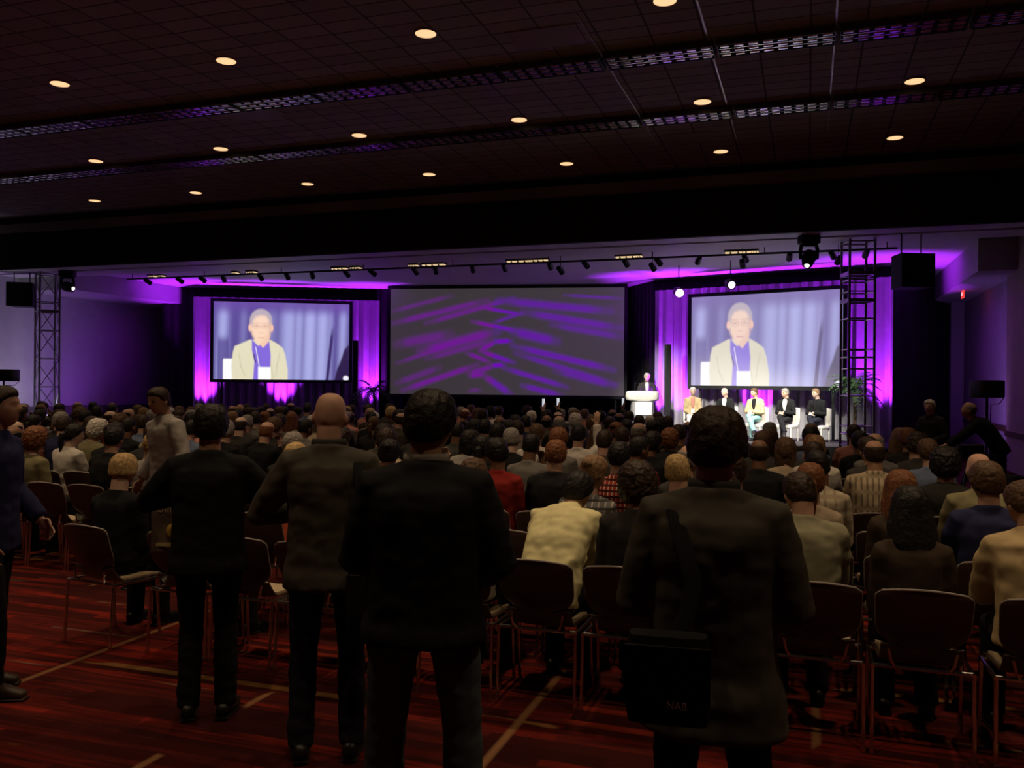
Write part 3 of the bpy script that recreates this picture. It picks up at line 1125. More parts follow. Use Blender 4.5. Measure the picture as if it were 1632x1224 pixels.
ov(1, 10, 'forward', 'short', 'blond', 'orange-red shirt', 3, 'person in bright orange-red shirt between two standing men')
ov(2, 0, 'broad', 'bald', 'brown', 'olive shirt', 0, 'bald man in olive shirt near the side aisle', 0.10, 0.0, 0.0)
ov(3, 0, 'slim', 'curly', 'black', 'charcoal sweater', 2, 'person with very curly black hair just beyond the bald man in olive', 0.0)
ov(2, 4, 'tilted', 'ring', 'grey', 'dark grey jacket', 0, 'balding person in dark jacket in front of the blond person by the long coat', 0.08)
ov(2, 5, 'upright', 'short', 'black', 'red checked shirt', 0, 'man in red checked shirt and dark cap with pale front', 0.03)
ov(2, 6, 'broad', 'short', 'auburn', 'black jacket', 0, 'man with reddish-brown hair and black jacket in front of the pale yellow shirt', 0.0)
ov(2, 7, 'turned_other', 'full', 'black', 'red shirt', 1, 'black-haired person in deep red shirt beside the standing dark jacket', 0.02)
ov(4, 0, 'slouch', 'short', 'brown', 'blue shirt', 0, 'person in light blue shirt in front of the curly black-haired person', -0.02)
ov(3, 1, 'broad', 'ring', 'dark-brown', 'striped beige shirt', 1, 'broad man in striped beige shirt with an empty chair behind', -0.02, 0.0, dz=0.02)
ov(3, 3, 'broad', 'ring', 'dark-brown', 'black jacket', 2, 'broad balding man in black jacket beyond the long-coated man', 0.06)
ov(3, 5, 'turned', 'cropped', 'black', 'maroon shirt', 2, 'close-cropped person in maroon shirt in front of the red checked shirt')
ov(4, 3, 'slim', 'bob', 'brown', 'beige shirt', 0, 'brown-haired person in beige top in front of the broad black jacket', 0.25)
ov(4, 2, 'upright', 'thin', 'light-brown', 'white shirt', 0, 'person in white shirt in front of the pale checked shirt', 0.03)
ov(5, 0, 'tilted', 'wild', 'dark-brown', 'dark grey jacket', 0, 'shaggy dark-haired person in dark jacket near the dark drape', 0.0)
ov(5, 1, 'slouch', 'ring', 'grey', 'grey shirt', 0, 'balding grey-haired person in grey shirt below the tall metal truss', 0.1)
ov(5, 7, 'raised', 'short', 'black', 'white shirt', 0, 'dark-haired person in white shirt holding an arm up in the middle block')
ov(0, 0, 'slim', 'short', 'blond', 'pale grey shirt', 3, 'fair-haired person in pale grey shirt beside the centre aisle', 0.0, block=1)
ov(0, 1, 'broad', 'short', 'black', 'black jacket', 0, 'dark-haired person in black jacket beside the fair-haired person at the centre aisle', block=1)
ov(0, 3, 'slim', 'curly', 'auburn', 'olive shirt', 3, 'person with curly auburn hair behind the aisle in the far block', 0.0, block=1)
EMPTY_SEATS |= {(0, 0, 7), (0, 0, 8), (0, 0, 9), (0, 1, 6), (0, 1, 7), (0, 1, 11), (0, 2, 1), (0, 1, 8), (1, 0, 2), (0, 2, 8), (0, 2, 10)}

TOPS = ['black jacket'] * 8 + ['dark grey jacket'] * 5 + ['charcoal sweater'] * 6 + ['navy shirt'] * 3 + ['dark brown jacket'] * 4 + ['grey shirt'] * 3 + ['olive shirt', 'pale grey shirt', 'white shirt', 'beige shirt', 'maroon shirt', 'blue shirt', 'grey checked shirt', 'taupe jacket', 'salmon shirt']
HC = ['black'] * 7 + ['dark-brown'] * 10 + ['brown'] * 7 + ['light-brown'] * 2 + ['grey'] * 5 + ['white', 'blond', 'auburn']
N_PEOPLE = 0
LAST = {}


def in_frame(x, y, z=1.25):
    d = -math.sin(YAW) * x + math.cos(YAW) * y
    r = math.cos(YAW) * x + math.sin(YAW) * y
    u = r / d * FPX
    return d > 0.5 and -860 < u < 850


rnd = random.Random(5)
TR = at(1366, 612, 17.6)
LS = at(6, 612, 20.5)
FRONT = ((-2000, 19.5), (850, 19.0), (900, 17.5), (1000, 15.5), (1100, 13.3), (1200, 11.2), (1300, 10.6), (1450, 10.0), (3000, 10.0))


def front_row(x, y):
    """The front edge of the seating bends back where the stage comes forward."""
    d = -math.sin(YAW) * x + math.cos(YAW) * y
    px = 816 + FPX * (math.cos(YAW) * x + math.sin(YAW) * y) / d
    for (a, b), (c, e) in zip(FRONT, FRONT[1:]):
        if a <= px < c:
            return d < b + (e - b) * (px - a) / (c - a)
    return True


SEATS = []
for block, x0, nk, y0, nr in ((0, 1.025, 12, 4.78, 17), (1, -5.9, 13, 6.54, 15), (2, -13.3, 14, 9.8, 11)):
    for r in range(nr):
        for k in range(nk):
            x, y = x0 - PITCH * k, y0 + ROWP * r
            if in_frame(x, y) and math.hypot(x - TR[0], y - TR[1]) > 1.05 and math.hypot(x - LS.x, y - LS.y) > 0.95 and front_row(x, y):
                SEATS.append((-math.sin(YAW) * x + math.cos(YAW) * y, block, r, k, x, y))
SEATS.sort()
RAISE = set()
for px in (836, 866, 969):
    c = [q for q in SEATS if 13.5 < q[0] < 18 and abs(816 + FPX * (math.cos(YAW) * q[4] + math.sin(YAW) * q[5]) / q[0] - px + 8) < 22]
    RAISE.add(max(c)[1:4])
PHONES = []
for d, block, r, k, x, y in SEATS:
    o = OV.get((block, r, k))
    occupied = (block, r, k) not in EMPTY_SEATS and (o is not None or (block, r, k) in RAISE or rnd.random() < (0.92 if d < 12 else 0.88))
    jx, jy, jr = rnd.uniform(-0.012, 0.012), rnd.uniform(-0.03, 0.03), rnd.uniform(-0.035, 0.035)
    fem = rnd.random() < 0.22
    key = rnd.choice(FEM if fem else STD)
    style = rnd.choice(['long', 'bob', 'ponytail', 'bun', 'curly']) if fem else rnd.choice(['short'] * 5 + ['full'] * 3 + ['thin'] * 2 + ['cropped'] * 2 + ['ring'] * 3 + ['wild'])
    hc = rnd.choice(HC)
    top = rnd.choice(TOPS)
    skin = rnd.choice([0, 0, 0, 3, 3, 1, 1, 2])
    if skin == 2:
        hc = 'black'
    tr = rnd.choice([M_DARKPANTS, M_DARKPANTS, M_JEANS, M_NAVYPANTS])
    near = d < 9.0
    if d < 10.5 or (block, r, k) in EMPTY_SEATS:
        if not o:
            cx, cy, cr = x, y, 0.0
        else:
            cx, cy, cr = x + (o['dx'] if abs(o['dx']) < 0.3 and k in (0, 11) else 0), y, 0.0
            if k == 11 and block == 0 and r == 0:
                cr = -0.12
        who = 'empty ' if not (occupied) else ''
        chair(cx, cy, cr, '%sbrown shell chair with chrome legs, %s' % (who, seat_words(block, r, k)))
    if not occupied or N_PEOPLE >= 299:
        continue
    grp = 'seated audience'
    if o:
        sitter(o['key'], (x + o['dx'], y + o['dy'] + 0.0, o['dz']), o['rz'], o['style'], o['hc'], o['top'], o['skin'], o['trousers'], o['label'], grp, 1.0, near)
    else:
        hn = {'ring': 'balding', 'cropped': 'close-cropped'}.get(style, hc + '-haired')
        lab = '%s person in %s, %s' % (hn, top, seat_words(block, r, k))
        if (block, r, k) in RAISE:
            key = 'raised'
            PHONES.append((x + jx, y + jy, jr))
        p = sitter(key, (x + jx, y + jy, 0), jr, style, hc, top, skin, tr, lab, grp, 1.0, near)
    N_PEOPLE += 1

# ------------------------------------------------------------------ people standing behind the last row
M_COLLAR = cloth('pale_collar', (0.35, 0.33, 0.30))


def standing(w=1.0, head=(0, 0, 0), lean=(0.0, 0.05), arms=None, feet=0.11, stride=0.0, tilt=0.0, twist=0.0, turn=0.12):
    f = Fig((0, 0, 0.95), lean[0], lean[1], w, 0.54, tilt, twist, head, 0.072)
    for s in (-1, 1):
        f.leg(s, (s * feet * 0.95, 0.03 + s * stride * 0.6, 0.50), (s * feet, -0.01 + s * stride, 0.085), (s * turn, 1, 0))
    for s in (-1, 1):
        E, W, hd, nr, cu = arms[s]
        f.arm(s, E, W, hd, nr, cu)
    return f


def full_person(fig, loc, rz, h, style, hc, top, skin, trousers, label, kind, loose=0.022, hem=-0.2, flare=0.0, fold=0.006, shoe=M_SHOE, collar=None, group=None, vox=0.008, lining=None, eyes=False, pl=0.0):
    o = link('person', fig.body('person_body', vox, SKINS[skin]))
    o.location = loc
    o.rotation_euler = (0, 0, rz)
    o.scale = (h / 1.745,) * 3
    tag(o, label, 'person', group)
    link(kind, fig.top('top', CLOTH[top], loose, hem, 0.010, fold, 1.0, flare), o)
    link('trousers', fig.pants('trousers', trousers, 0.011, 0.007, pl), o)
    for i in (0, 1):
        link('shoe', fig.shoe(i, 'shoe', shoe), o)
    add_hair(o, fig, style, hc)
    if collar:
        g = Geo()
        c0 = fig.sp(0.99)
        R = []
        for j in range(33):
            th = 2 * PI * j / 32
            R.append(c0 + fig.side * (0.074 * math.cos(th)) + fig.fwd() * (0.068 * math.sin(th) + 0.012) + Vector((0, 0, 0.016 - 0.035 * max(0, math.sin(th)))))
        g.loft(R, 0.022, 0.011, side=(0, 0, 1), n=10, cap=0.05)
        g.obj('collar', collar, o)
    if lining:
        g = Geo()
        F = fig.fwd()
        pts = [fig.sp(t) + F * d for t, d in ((0.35, 0.105), (0.6, 0.122), (0.8, 0.098), (0.95, 0.072))]
        g.loft(pts, [0.012, 0.045, 0.06, 0.05], [0.022, 0.026, 0.03, 0.02], side=fig.side, n=14)
        g.obj('shirt_front', lining, o)
    if eyes:
        for s in (-1, 1):
            g = Geo().ball((0, 0, 0), 0.0105, 10, 8)
            e = g.obj('eye', M_EYE, o)
            e.matrix_local = fig.HM @ Matrix.Translation((s * 0.031, 0.079, 0.006))
    return o


def A(E, W, hd=None, n=None, c=0.6):
    return (E, W, hd, n, c)


pa = at(330, 1140, 4.63)
S1 = standing(1.08, (0.0, 0.05, 0), (0.0, 0.06), {s: A((s * 0.36, 0.10, 1.20), (s * 0.09, 0.30, 1.24), (-s * 0.6, 0.6, 0.3), (0, 0.2, 1), 1.0) for s in (-1, 1)}, 0.10)
full_person(S1, (pa.x, pa.y, 0), 0.50, 1.665, 'full', 'black', 'black jacket', 1, M_DARKPANTS, 'man in all-black clothes standing behind the chairs with both elbows out', 'jacket', 0.035, -0.25, 0.01)
pb = at(520, 1205, 4.14)
S2 = standing(1.06, (-0.02, -0.02, 0.02), (-0.02, 0.05), {-1: A((-0.33, 0.06, 1.16), (-0.12, 0.32, 1.14), (0.7, 0.6, 0.1), (0.2, 0, -1), 0.9), 1: A((0.29, 0.04, 1.14), (0.12, 0.30, 1.10), (-0.7, 0.6, 0.1), (0, 0, -1), 0.9)}, 0.12)
full_person(S2, (pb.x, pb.y, 0), 0.46, 1.755, 'bald', 'brown', 'taupe jacket', 0, M_NAVYPANTS, 'bald man standing in taupe jacket with a black shoulder bag', 'jacket', 0.032, -0.24, 0.015, collar=CLOTH['dark grey jacket'])
pc = at(674, 1224, 3.2)
S3 = standing(1.16, (-0.38, 0.0, 0.04), (0.0, 0.05), {-1: A((-0.255, 0.03, 1.13), (-0.16, 0.28, 1.05), (0.6, 0.7, 0.0), (0.2, 0, -1), 0.8), 1: A((0.275, 0.0, 1.12), (0.20, 0.26, 1.02), (-0.5, 0.8, 0), (0, 0, -1), 0.8)}, 0.15)
full_person(S3, (pc.x, pc.y, 0), 0.34, 1.765, 'full', 'black', 'black jacket', 1, M_JEANS, 'man standing in black jacket with pale shirt collar and blue jeans', 'jacket', 0.036, -0.2, 0.015, collar=M_COLLAR, pl=0.008)
pd = at(1134, 1224, 2.75)
S4 = standing(1.10, (-0.22, 0.02, 0.0), (0.0, 0.05), {-1: A((-0.25, 0.0, 1.12), (-0.16, 0.25, 1.02), (0.5, 0.8, 0), (0.2, 0, -1), 0.8), 1: A((0.25, 0.0, 1.12), (0.16, 0.25, 1.02), (-0.5, 0.8, 0), (0, 0, -1), 0.8)}, 0.13)
full_person(S4, (pd.x, pd.y, 0), 0.06, 1.72, 'full', 'dark-brown', 'taupe jacket', 0, M_DARKPANTS, 'man standing in a long dark grey coat with raised collar, dark brown hair', 'coat', 0.036, -0.42, 0.03, collar=CLOTH['dark grey jacket'])
pe = at(-18, 1105, 4.95)
S0 = standing(1.05, (0.0, 0.1, 0), (0.0, 0.08), {-1: A((-0.27, 0.0, 1.14), (-0.22, 0.18, 0.95), None, None, 0.5), 1: A((0.27, 0.0, 1.13), (0.24, 0.08, 0.88), None, None, 0.4)}, 0.11, 0.08)
full_person(S0, (pe.x, pe.y, 0), -1.15, 1.76, 'short', 'dark-brown', 'navy shirt', 0, M_DARKPANTS, 'man in navy shirt standing sideways beyond the blond child, partly cut off', 'shirt', 0.03, -0.25, shoe=M_BROWNSHOE)
S5 = standing(1.05, (0.12, -0.12, 0.05), (0.02, 0.10), {-1: A((-0.25, 0.02, 1.16), (-0.22, 0.16, 0.93), None, None, 0.5), 1: A((0.27, -0.05, 1.15), (0.33, 0.06, 0.90), None, None, 0.5)}, 0.10, 0.16, tilt=0.08)
full_person(S5, (-5.36, 6.22, 0), 2.85, 1.75, 'short', 'dark-brown', 'pale grey shirt', 1, M_DARKPANTS, 'man in pale grey shirt in the centre aisle facing away from the stage', 'shirt', 0.026, -0.2, eyes=True)
pf = at(1487, 700, 13.2)
S6 = standing(0.96, (0.1, -0.05, 0), (0.05, 0.2), {-1: A((-0.25, 0.04, 1.14), (-0.08, 0.26, 1.03), (0.8, 0.4, 0), (0, 0, -1), 0.6), 1: A((0.25, 0.04, 1.14), (0.08, 0.26, 1.03), (-0.8, 0.4, 0), (0, 0, -1), 0.6)}, 0.10)
full_person(S6, (pf.x, pf.y, 0), 2.5, 1.62, 'short', 'white', 'charcoal sweater', 3, M_DARKPANTS, 'white-haired person in dark clothes standing in the side aisle by the black drape', 'sweater', eyes=True)
ph = at(1592, 700, 12.4)
S7 = standing(1.05, (0.0, 0.3, 0), (0.45, 0.95), {-1: A((-0.26, 0.52, 1.08), (-0.12, 0.66, 0.92), (0.3, 0.8, -0.3), (0.2, 0, -1), 0.9), 1: A((0.26, 0.50, 1.08), (0.10, 0.70, 0.96), (-0.3, 0.8, -0.3), (0, 0, -1), 0.9)}, 0.13, 0.10)
full_person(S7, (ph.x, ph.y, 0), 1.45, 1.72, 'ring', 'grey', 'black jacket', 0, M_DARKPANTS, 'person in black bending over a video camera in the side aisle', 'jacket')

# --- shoulder bags carried by two of them, each with pale lettering on the flap
FONT_CACHE = {}


def text_mesh(txt, size, m, ext=0.001):
    c = bpy.data.curves.new('t', 'FONT')
    c.body = txt
    c.size = size
    c.extrude = ext
    c.align_x = 'CENTER'
    c.align_y = 'CENTER'
    o = bpy.data.objects.new('t', c)
    COL.objects.link(o)
    me = bpy.data.meshes.new_from_object(o.evaluated_get(bpy.context.evaluated_depsgraph_get()))
    bpy.data.objects.remove(o)
    me.materials.clear()
    me.materials.append(m)
    return me


M_BAG = cloth('bag_black', (0.010, 0.010, 0.011))
M_INK = mat('pale_print', (0.85, 0.82, 0.8), 0.7, var=0.05)


def bag(owner, strap, c, size, rz, label, lines):
    """Bag in the owner's local frame, placed as a thing of its own."""
    t = empty('shoulder_bag', owner.location, owner.rotation_euler.z, label, 'bag')
    k = owner.scale[0]
    g = Geo()
    g.loft([(c[0], c[1], c[2] - size[2] / 2), (c[0], c[1], c[2] - size[2] * 0.3), (c[0], c[1], c[2] + size[2] * 0.3), (c[0], c[1], c[2] + size[2] / 2)], [size[0] * 0.47, size[0] / 2, size[0] / 2, size[0] * 0.46], [size[1] * 0.42, size[1] / 2, size[1] / 2, size[1] * 0.4], side=(math.cos(rz), math.sin(rz), 0), n=24, p=5, cap=0.15)
    g.obj('pouch', M_BAG, t)
    q = Geo().sheet([[tuple(Vector((c[0], c[1], 0)) + Matrix.Rotation(rz, 3, 'Z') @ Vector((u * size[0] / 2, -size[1] / 2 - 0.012, 0)) + Vector((0, 0, c[2] + size[2] * (0.42 - 0.62 * v)))) for v in [i / 6 for i in range(7)]] for u in [i / 5 - 1 for i in range(11)]], 0.012)
    q.obj('flap', M_BAG, t)
    Geo().loft(strap, 0.026, 0.004, side=(1, 0.1, 0), n=10, cap=0.05).obj('strap', M_BAG, t)
    for txt, dx, dz, sz in lines:
        o = link('lettering', text_mesh(txt, sz, M_INK), t)
        o.matrix_local = Matrix.Translation((c[0], c[1], c[2] + dz)) @ Matrix.Rotation(rz, 4, 'Z') @ Matrix.Translation((dx, -size[1] / 2 - 0.0205, 0)) @ Matrix.Rotation(PI / 2, 4, 'X')
    t.scale = (k, k, k)
    return t


bald = next(o for o in SC.objects if o.get('label', '').startswith('bald man standing'))
coat = next(o for o in SC.objects if o.get('label', '').startswith('man standing in a long dark grey coat'))
bag(bald, [(0.11, 0.12, 1.36), (0.125, 0.06, 1.445), (0.14, -0.02, 1.455), (0.15, -0.115, 1.38), (0.17, -0.175, 1.22), (0.21, -0.19, 1.05), (0.25, -0.18, 0.92)], (0.27, -0.20, 0.80), (0.34, 0.13, 0.30), 0.05,
    'black shoulder bag with small pale lettering hanging on the bald man', [('NAB', 0.02, 0.02, 0.022), ('NAB', 0.03, -0.05, 0.022)])
bag(coat, [(-0.11, 0.12, 1.36), (-0.13, 0.06, 1.445), (-0.135, -0.03, 1.455), (-0.10, -0.125, 1.37), (-0.05, -0.165, 1.22), (-0.07, -0.205, 1.12), (-0.11, -0.235, 1.05)], (-0.12, -0.25, 0.95), (0.25, 0.10, 0.26), 0.03,
    'black bag lettered NAB hanging low against the long grey coat', [('NAB', 0.03, -0.06, 0.03)])

# magazine lying open-side up in front of the blond child's neighbour
mg = empty('magazine', at(272, 838, 5.1), 0.35, 'glossy magazine with yellow picture held up beside the blond child', 'magazine')
q = Geo().sheet([[(u * 0.11, 0.012 * math.cos(u * 2.5), v * 0.30 - 0.15) for v in [i / 4 for i in range(5)]] for u in [i / 5 - 1 for i in range(11)]], 0.006)
q.obj('cover', mat('magazine_cover', (0.16, 0.12, 0.09), 0.4, var=0.5, scale=14), mg)
Geo().ball((0.03, -0.006, -0.03), (0.055, 0.008, 0.05), 16, 10).obj('cover_picture', mat('magazine_yellow', (0.55, 0.36, 0.06), 0.5, var=0.5, scale=30), mg)
Geo().box((0.0, -0.004, -0.11), (0.17, 0.006, 0.02)).obj('cover_stripe', mat('magazine_stripe', (0.5, 0.42, 0.2), 0.5), mg)
o = link('masthead', text_mesh('Official', 0.06, mat('magazine_ink', (0.5, 0.42, 0.28), 0.5)), mg)
o.matrix_local = Matrix.Translation((0, 0.002, 0.10)) @ Matrix.Rotation(PI / 2, 4, 'X')
o.location.y -= 0.008

# ------------------------------------------------------------------ stage
STZ = 0.40
g = Geo()
st = [(-20.5, 21.2), (2.2, 21.2), (2.2, 24.2), (-4, 28.0), (-20.5, 28.0)]
g.add([(x, y, 0) for x, y in st] + [(x, y, STZ) for x, y in st], [tuple(range(5)), tuple(range(5, 10))] + [(i, (i + 1) % 5, 5 + (i + 1) % 5, 5 + i) for i in range(5)])
struct('floor_stage', g, mat('stage_carpet', (0.06, 0.055, 0.055), 0.95, var=0.2))


def drape(name, pts, z0, z1, m, label, amp=0.06, wl=0.28, step=0.035, n=7, irr=0.4, seed=1, flare=0.0):
    """Pleated cloth hung along a plan polyline."""
    pts = [Vector((p[0], p[1], 0)) for p in pts]
    P = []
    r = random.Random(seed)
    ph = r.uniform(0, 6)
    s_acc = 0.0
    for a, b in zip(pts, pts[1:]):
        L = (b - a).length
        k = max(2, int(L / step))
        nv = Vector((-(b - a).y, (b - a).x, 0)).normalized()
        for i in range(k + (1 if b == pts[-1] else 0)):
            s = s_acc + L * i / k
            base = a + (b - a) * (i / k)
            col = []
            for j in range(n):
                v = j / (n - 1)
                kk = 0.75 + 0.35 * (1 - v)
                wv = math.sin(2 * PI * s / wl + ph + irr * 2.2 * noise.noise((s * 1.3, v * 0.8, seed))) + 0.35 * math.sin(2 * PI * s / (wl * 0.43) + 1.3)
                o = base + nv * (amp * kk * wv + flare * (1 - v) * noise.noise((s * 0.7, 1, seed)))
                col.append((o.x, o.y, z0 + (z1 - z0) * v))
            P.append(col)
        s_acc += L
    o = Geo().sheet(P, 0.012).obj(name, m, None)
    return tag(o, label, 'drape')


def xy(x, d):
    p = at(x, 612, d)
    return (p.x, p.y)


M_GREYD = mat('grey_drape', (0.30, 0.29, 0.31), 0.85, var=0.10, scale=5, sheen=0.2)
drape('stage_drape', [xy(307, 28.0), xy(452, 28.5), xy(604, 28.9)], STZ, 4.56, M_GREYD, 'grey pleated drape lit violet behind the screen closest to the left truss'.replace('left truss', 'centre aisle side'), seed=3)
drape('stage_drape', [xy(1042, 25.5), xy(1344, 22.55), xy(1423, 21.75)], STZ, 4.60, M_GREYD, 'grey pleated drape behind the five seated panelists', seed=8)
drape('backing_drape', [xy(258, 28.9), xy(606, 29.75)], 0.0, 4.96, M_BLACK, 'black full-height drape behind the screen beyond the centre aisle', seed=4, amp=0.04)
drape('backing_drape', [xy(600, 29.0), xy(1006, 28.1)], 0.0, 4.96, M_BLACK, 'black full-height drape behind the wide middle screen', seed=5, amp=0.04)
drape('backing_drape', [xy(1006, 27.6), xy(1041, 26.05), xy(1345, 23.2), xy(1426, 22.4)], 0.0, 4.96, M_BLACK, 'black full-height drape behind the panel screen', seed=6, amp=0.03)
drape('backing_drape', [xy(1424, 22.2), xy(1522, 26.0)], 0.0, 4.66, M_BLACK, 'black drape closing the corner beside the violet side wall', seed=7, amp=0.05)


# --- projection screens
def picture_grid(name, p0, p1, z0, z1, colour, nu, nv, m, parent, off):
    a, b = Vector((p0[0], p0[1], 0)), Vector((p1[0], p1[1], 0))
    nrm = Vector(((b - a).y, -(b - a).x, 0)).normalized()
    vs = []
    for j in range(nv + 1):
        for i in range(nu + 1):
            p = a + (b - a) * (i / nu) + nrm * off
            vs.append((p.x, p.y, z1 + (z0 - z1) * j / nv))
    fs = [(j * (nu + 1) + i, (j + 1) * (nu + 1) + i, (j + 1) * (nu + 1) + i + 1, j * (nu + 1) + i + 1) for j in range(nv) for i in range(nu)]
    me = bpy.data.meshes.new(name)
    me.from_pydata(vs, [], fs)
    ca = me.color_attributes.new('picture', 'FLOAT_COLOR', 'POINT')
    U, V = np.meshgrid(np.linspace(0, 1, nu + 1), np.linspace(0, 1, nv + 1))
    rgb = np.clip(colour(U, V), 0, 4)
    ca.data.foreach_set('color', np.concatenate([rgb, np.ones(rgb.shape[:2] + (1,))], axis=2).astype(np.float32).ravel())
    me.materials.append(m)
    return link(name, me, parent)


def lin(r, g, b):
    f = lambda c: (c / 255 / 12.92) if c / 255 <= 0.04045 else ((c / 255 + 0.055) / 1.055) ** 2.4
    return np.array([f(r), f(g), f(b)])


def soft(d, w):
    return np.clip(0.5 - d / w, 0, 1)


def segd(U, V, x1, y1, x2, y2):
    dx, dy = x2 - x1, y2 - y1
    t = np.clip(((U - x1) * dx + (V - y1) * dy) / (dx * dx + dy * dy + 1e-12), 0, 1)
    return np.hypot(U - x1 - t * dx, V - y1 - t * dy), t


def poly(U, V, pts):
    """Signed distance to a polygon (negative inside)."""
    d = np.full(U.shape, 1e9)
    inside = np.zeros(U.shape, bool)
    n = len(pts)
    for i in range(n):
        x1, y1 = pts[i]
        x2, y2 = pts[(i + 1) % n]
        d = np.minimum(d, segd(U, V, x1, y1, x2, y2)[0])
        c = (y1 > V) != (y2 > V)
        inside ^= c & (U < (x2 - x1) * (V - y1) / (y2 - y1 + 1e-12) + x1)
    return np.where(inside, -d, d)


def portrait(wash):
    """The camera picture on the side screens: a seated grey-haired man in a pale jacket before a pleated curtain."""
    def f(U, V):
        X, Y = U * 216.0, V * 124.0           # picture units
        c = np.zeros(U.shape + (3,))
        fold = np.zeros(U.shape)
        for x, wd, s in ((14, 9, 0.9), (46, 6, 0.3), (90, 12, 0.35), (118, 14, 0.9), (134, 9, 0.8), (152, 12, 1.0), (172, 12, 0.95), (184, 6, 0.6), (205, 7, 0.75)):
            fold = np.maximum(fold, s * np.exp(-((X - x + 0.03 * (Y - 60)) / wd) ** 2))
        fold *= np.clip((Y - 2) / 22, 0.25, 1)
        fold *= np.where((X > 6) & (X < 24), np.clip((66 - Y) / 14, 0.15, 1), 1)
        base = lin(82, 72, 140)[None, None] * (1 - fold[..., None]) + lin(168, 172, 226)[None, None] * fold[..., None]
        k = np.clip((18 - Y) / 18, 0, 1)[..., None] * 0.7
        c = base * (1 - k) + lin(98, 70, 150)[None, None] * k
        k = soft(np.abs(X - 187 + 0.10 * (Y - 60)) - 2.5, 2)[..., None] * np.clip((Y - 35) / 20, 0, 1)[..., None]
        c = c * (1 - k) + lin(52, 42, 96)[None, None] * k

        def lay(c, d, col, w=1.6):
            k = soft(d, w)[..., None]
            return c * (1 - k) + col[None, None] * k
        c = lay(c, poly(X, Y, [(216, 66), (208, 74), (203, 90), (196, 108), (192, 126), (218, 126)]), lin(34, 26, 58), 3)
        c = lay(c, np.hypot(X - 211, (Y - 121)) - 4.5, lin(240, 238, 245))
        c = lay(c, poly(X, Y, [(15, 94), (16, 91), (31, 91), (31, 126), (15, 126)]), lin(250, 250, 250))
        jk = [(57, 60), (44, 66), (33, 71), (30, 82), (28, 104), (30, 126), (117, 126), (117, 108), (113, 84), (109, 73), (100, 66), (89, 60)]
        c = lay(c, poly(X, Y, jk), lin(226, 220, 186), 2)
        for a in (((40, 84), (43, 104), (50, 118)), ((104, 80), (100, 100), (98, 118)), ((88, 92), (92, 110), (94, 122))):
            for (x1, y1), (x2, y2) in zip(a, a[1:]):
                k = 0.45 * soft(segd(X, Y, x1, y1, x2, y2)[0] - 0.8, 2.2)[..., None]
                c = c * (1 - k) + lin(176, 168, 130)[None, None] * k
        c = lay(c, poly(X, Y, [(60, 58), (64, 64), (70, 70), (80, 64), (87, 60), (90, 86), (88, 126), (62, 126), (64, 96), (60, 76)]), lin(128, 104, 214), 2)
        c = lay(c, poly(X, Y, [(62, 50), (88, 50), (87, 62), (78, 73), (68, 64)]), lin(246, 206, 170), 2)
        c = lay(c, segd(X, Y, 66, 72, 72, 104)[0] - 0.6, lin(238, 238, 246), 1)
        c = lay(c, segd(X, Y, 63, 84, 66, 96)[0] - 0.9, lin(60, 50, 90), 1)
        c = lay(c, poly(X, Y, [(70, 104), (90, 104), (90, 126), (70, 126)]), lin(254, 254, 254), 1.4)
        # head: hair, ears, face, glasses, mouth
        c = lay(c, np.hypot((X - 74) / 18.0, (Y - 31) / 20.5) * 18 - 18, lin(184, 172, 176), 2.5)
        for ex in (57, 91):
            c = lay(c, np.hypot((X - ex) / 2.8, (Y - 41) / 6) * 3 - 3, lin(246, 196, 164), 1.5)
        c = lay(c, poly(X, Y, [(60.5, 38), (62, 29), (66, 23.5), (74, 21), (82, 22.5), (86, 28), (87.5, 36), (89, 46), (87, 56), (80, 65), (72, 67), (65, 62), (60, 52), (58, 42)]), lin(250, 216, 184), 5)
        for ex in (67, 81):
            k = 0.8 * soft(np.abs(np.hypot((X - ex) / 5.6, (Y - 39) / 3.8) * 5 - 5) - 0.3, 1.2)[..., None]
            c = c * (1 - k) + lin(170, 128, 120)[None, None] * k
            k = 0.55 * soft(np.hypot((X - ex) / 3.4, (Y - 38.5) / 1.6) * 2 - 2, 1.6)[..., None]
            c = c * (1 - k) + lin(180, 130, 116)[None, None] * k
            k = 0.45 * soft(segd(X, Y, ex - 5, 33.5, ex + 5, 33)[0] - 0.8, 1.4)[..., None]
            c = c * (1 - k) + lin(190, 150, 140)[None, None] * k
        k = 0.75 * soft(segd(X, Y, 70, 57, 79, 57)[0] - 0.6, 1.6)[..., None]
        c = c * (1 - k) + lin(200, 130, 116)[None, None] * k
        k = 0.6 * soft(segd(X, Y, 72, 49.5, 77, 49.5)[0] - 0.7, 1.8)[..., None]
        c = c * (1 - k) + lin(214, 160, 130)[None, None] * k
        k = 0.35 * soft(poly(X, Y, [(90, 30), (92, 46), (88, 58), (80, 67), (72, 68), (78, 60), (84, 48), (86, 34)]), 6)[..., None]
        c = c * (1 - k) + lin(222, 170, 140)[None, None] * k
        if wash:  # light spilling over this screen, mixed into the picture colours
            c = c * 0.78 + lin(170, 160, 190)[None, None] * 0.36
        return c * 1.02
    return f


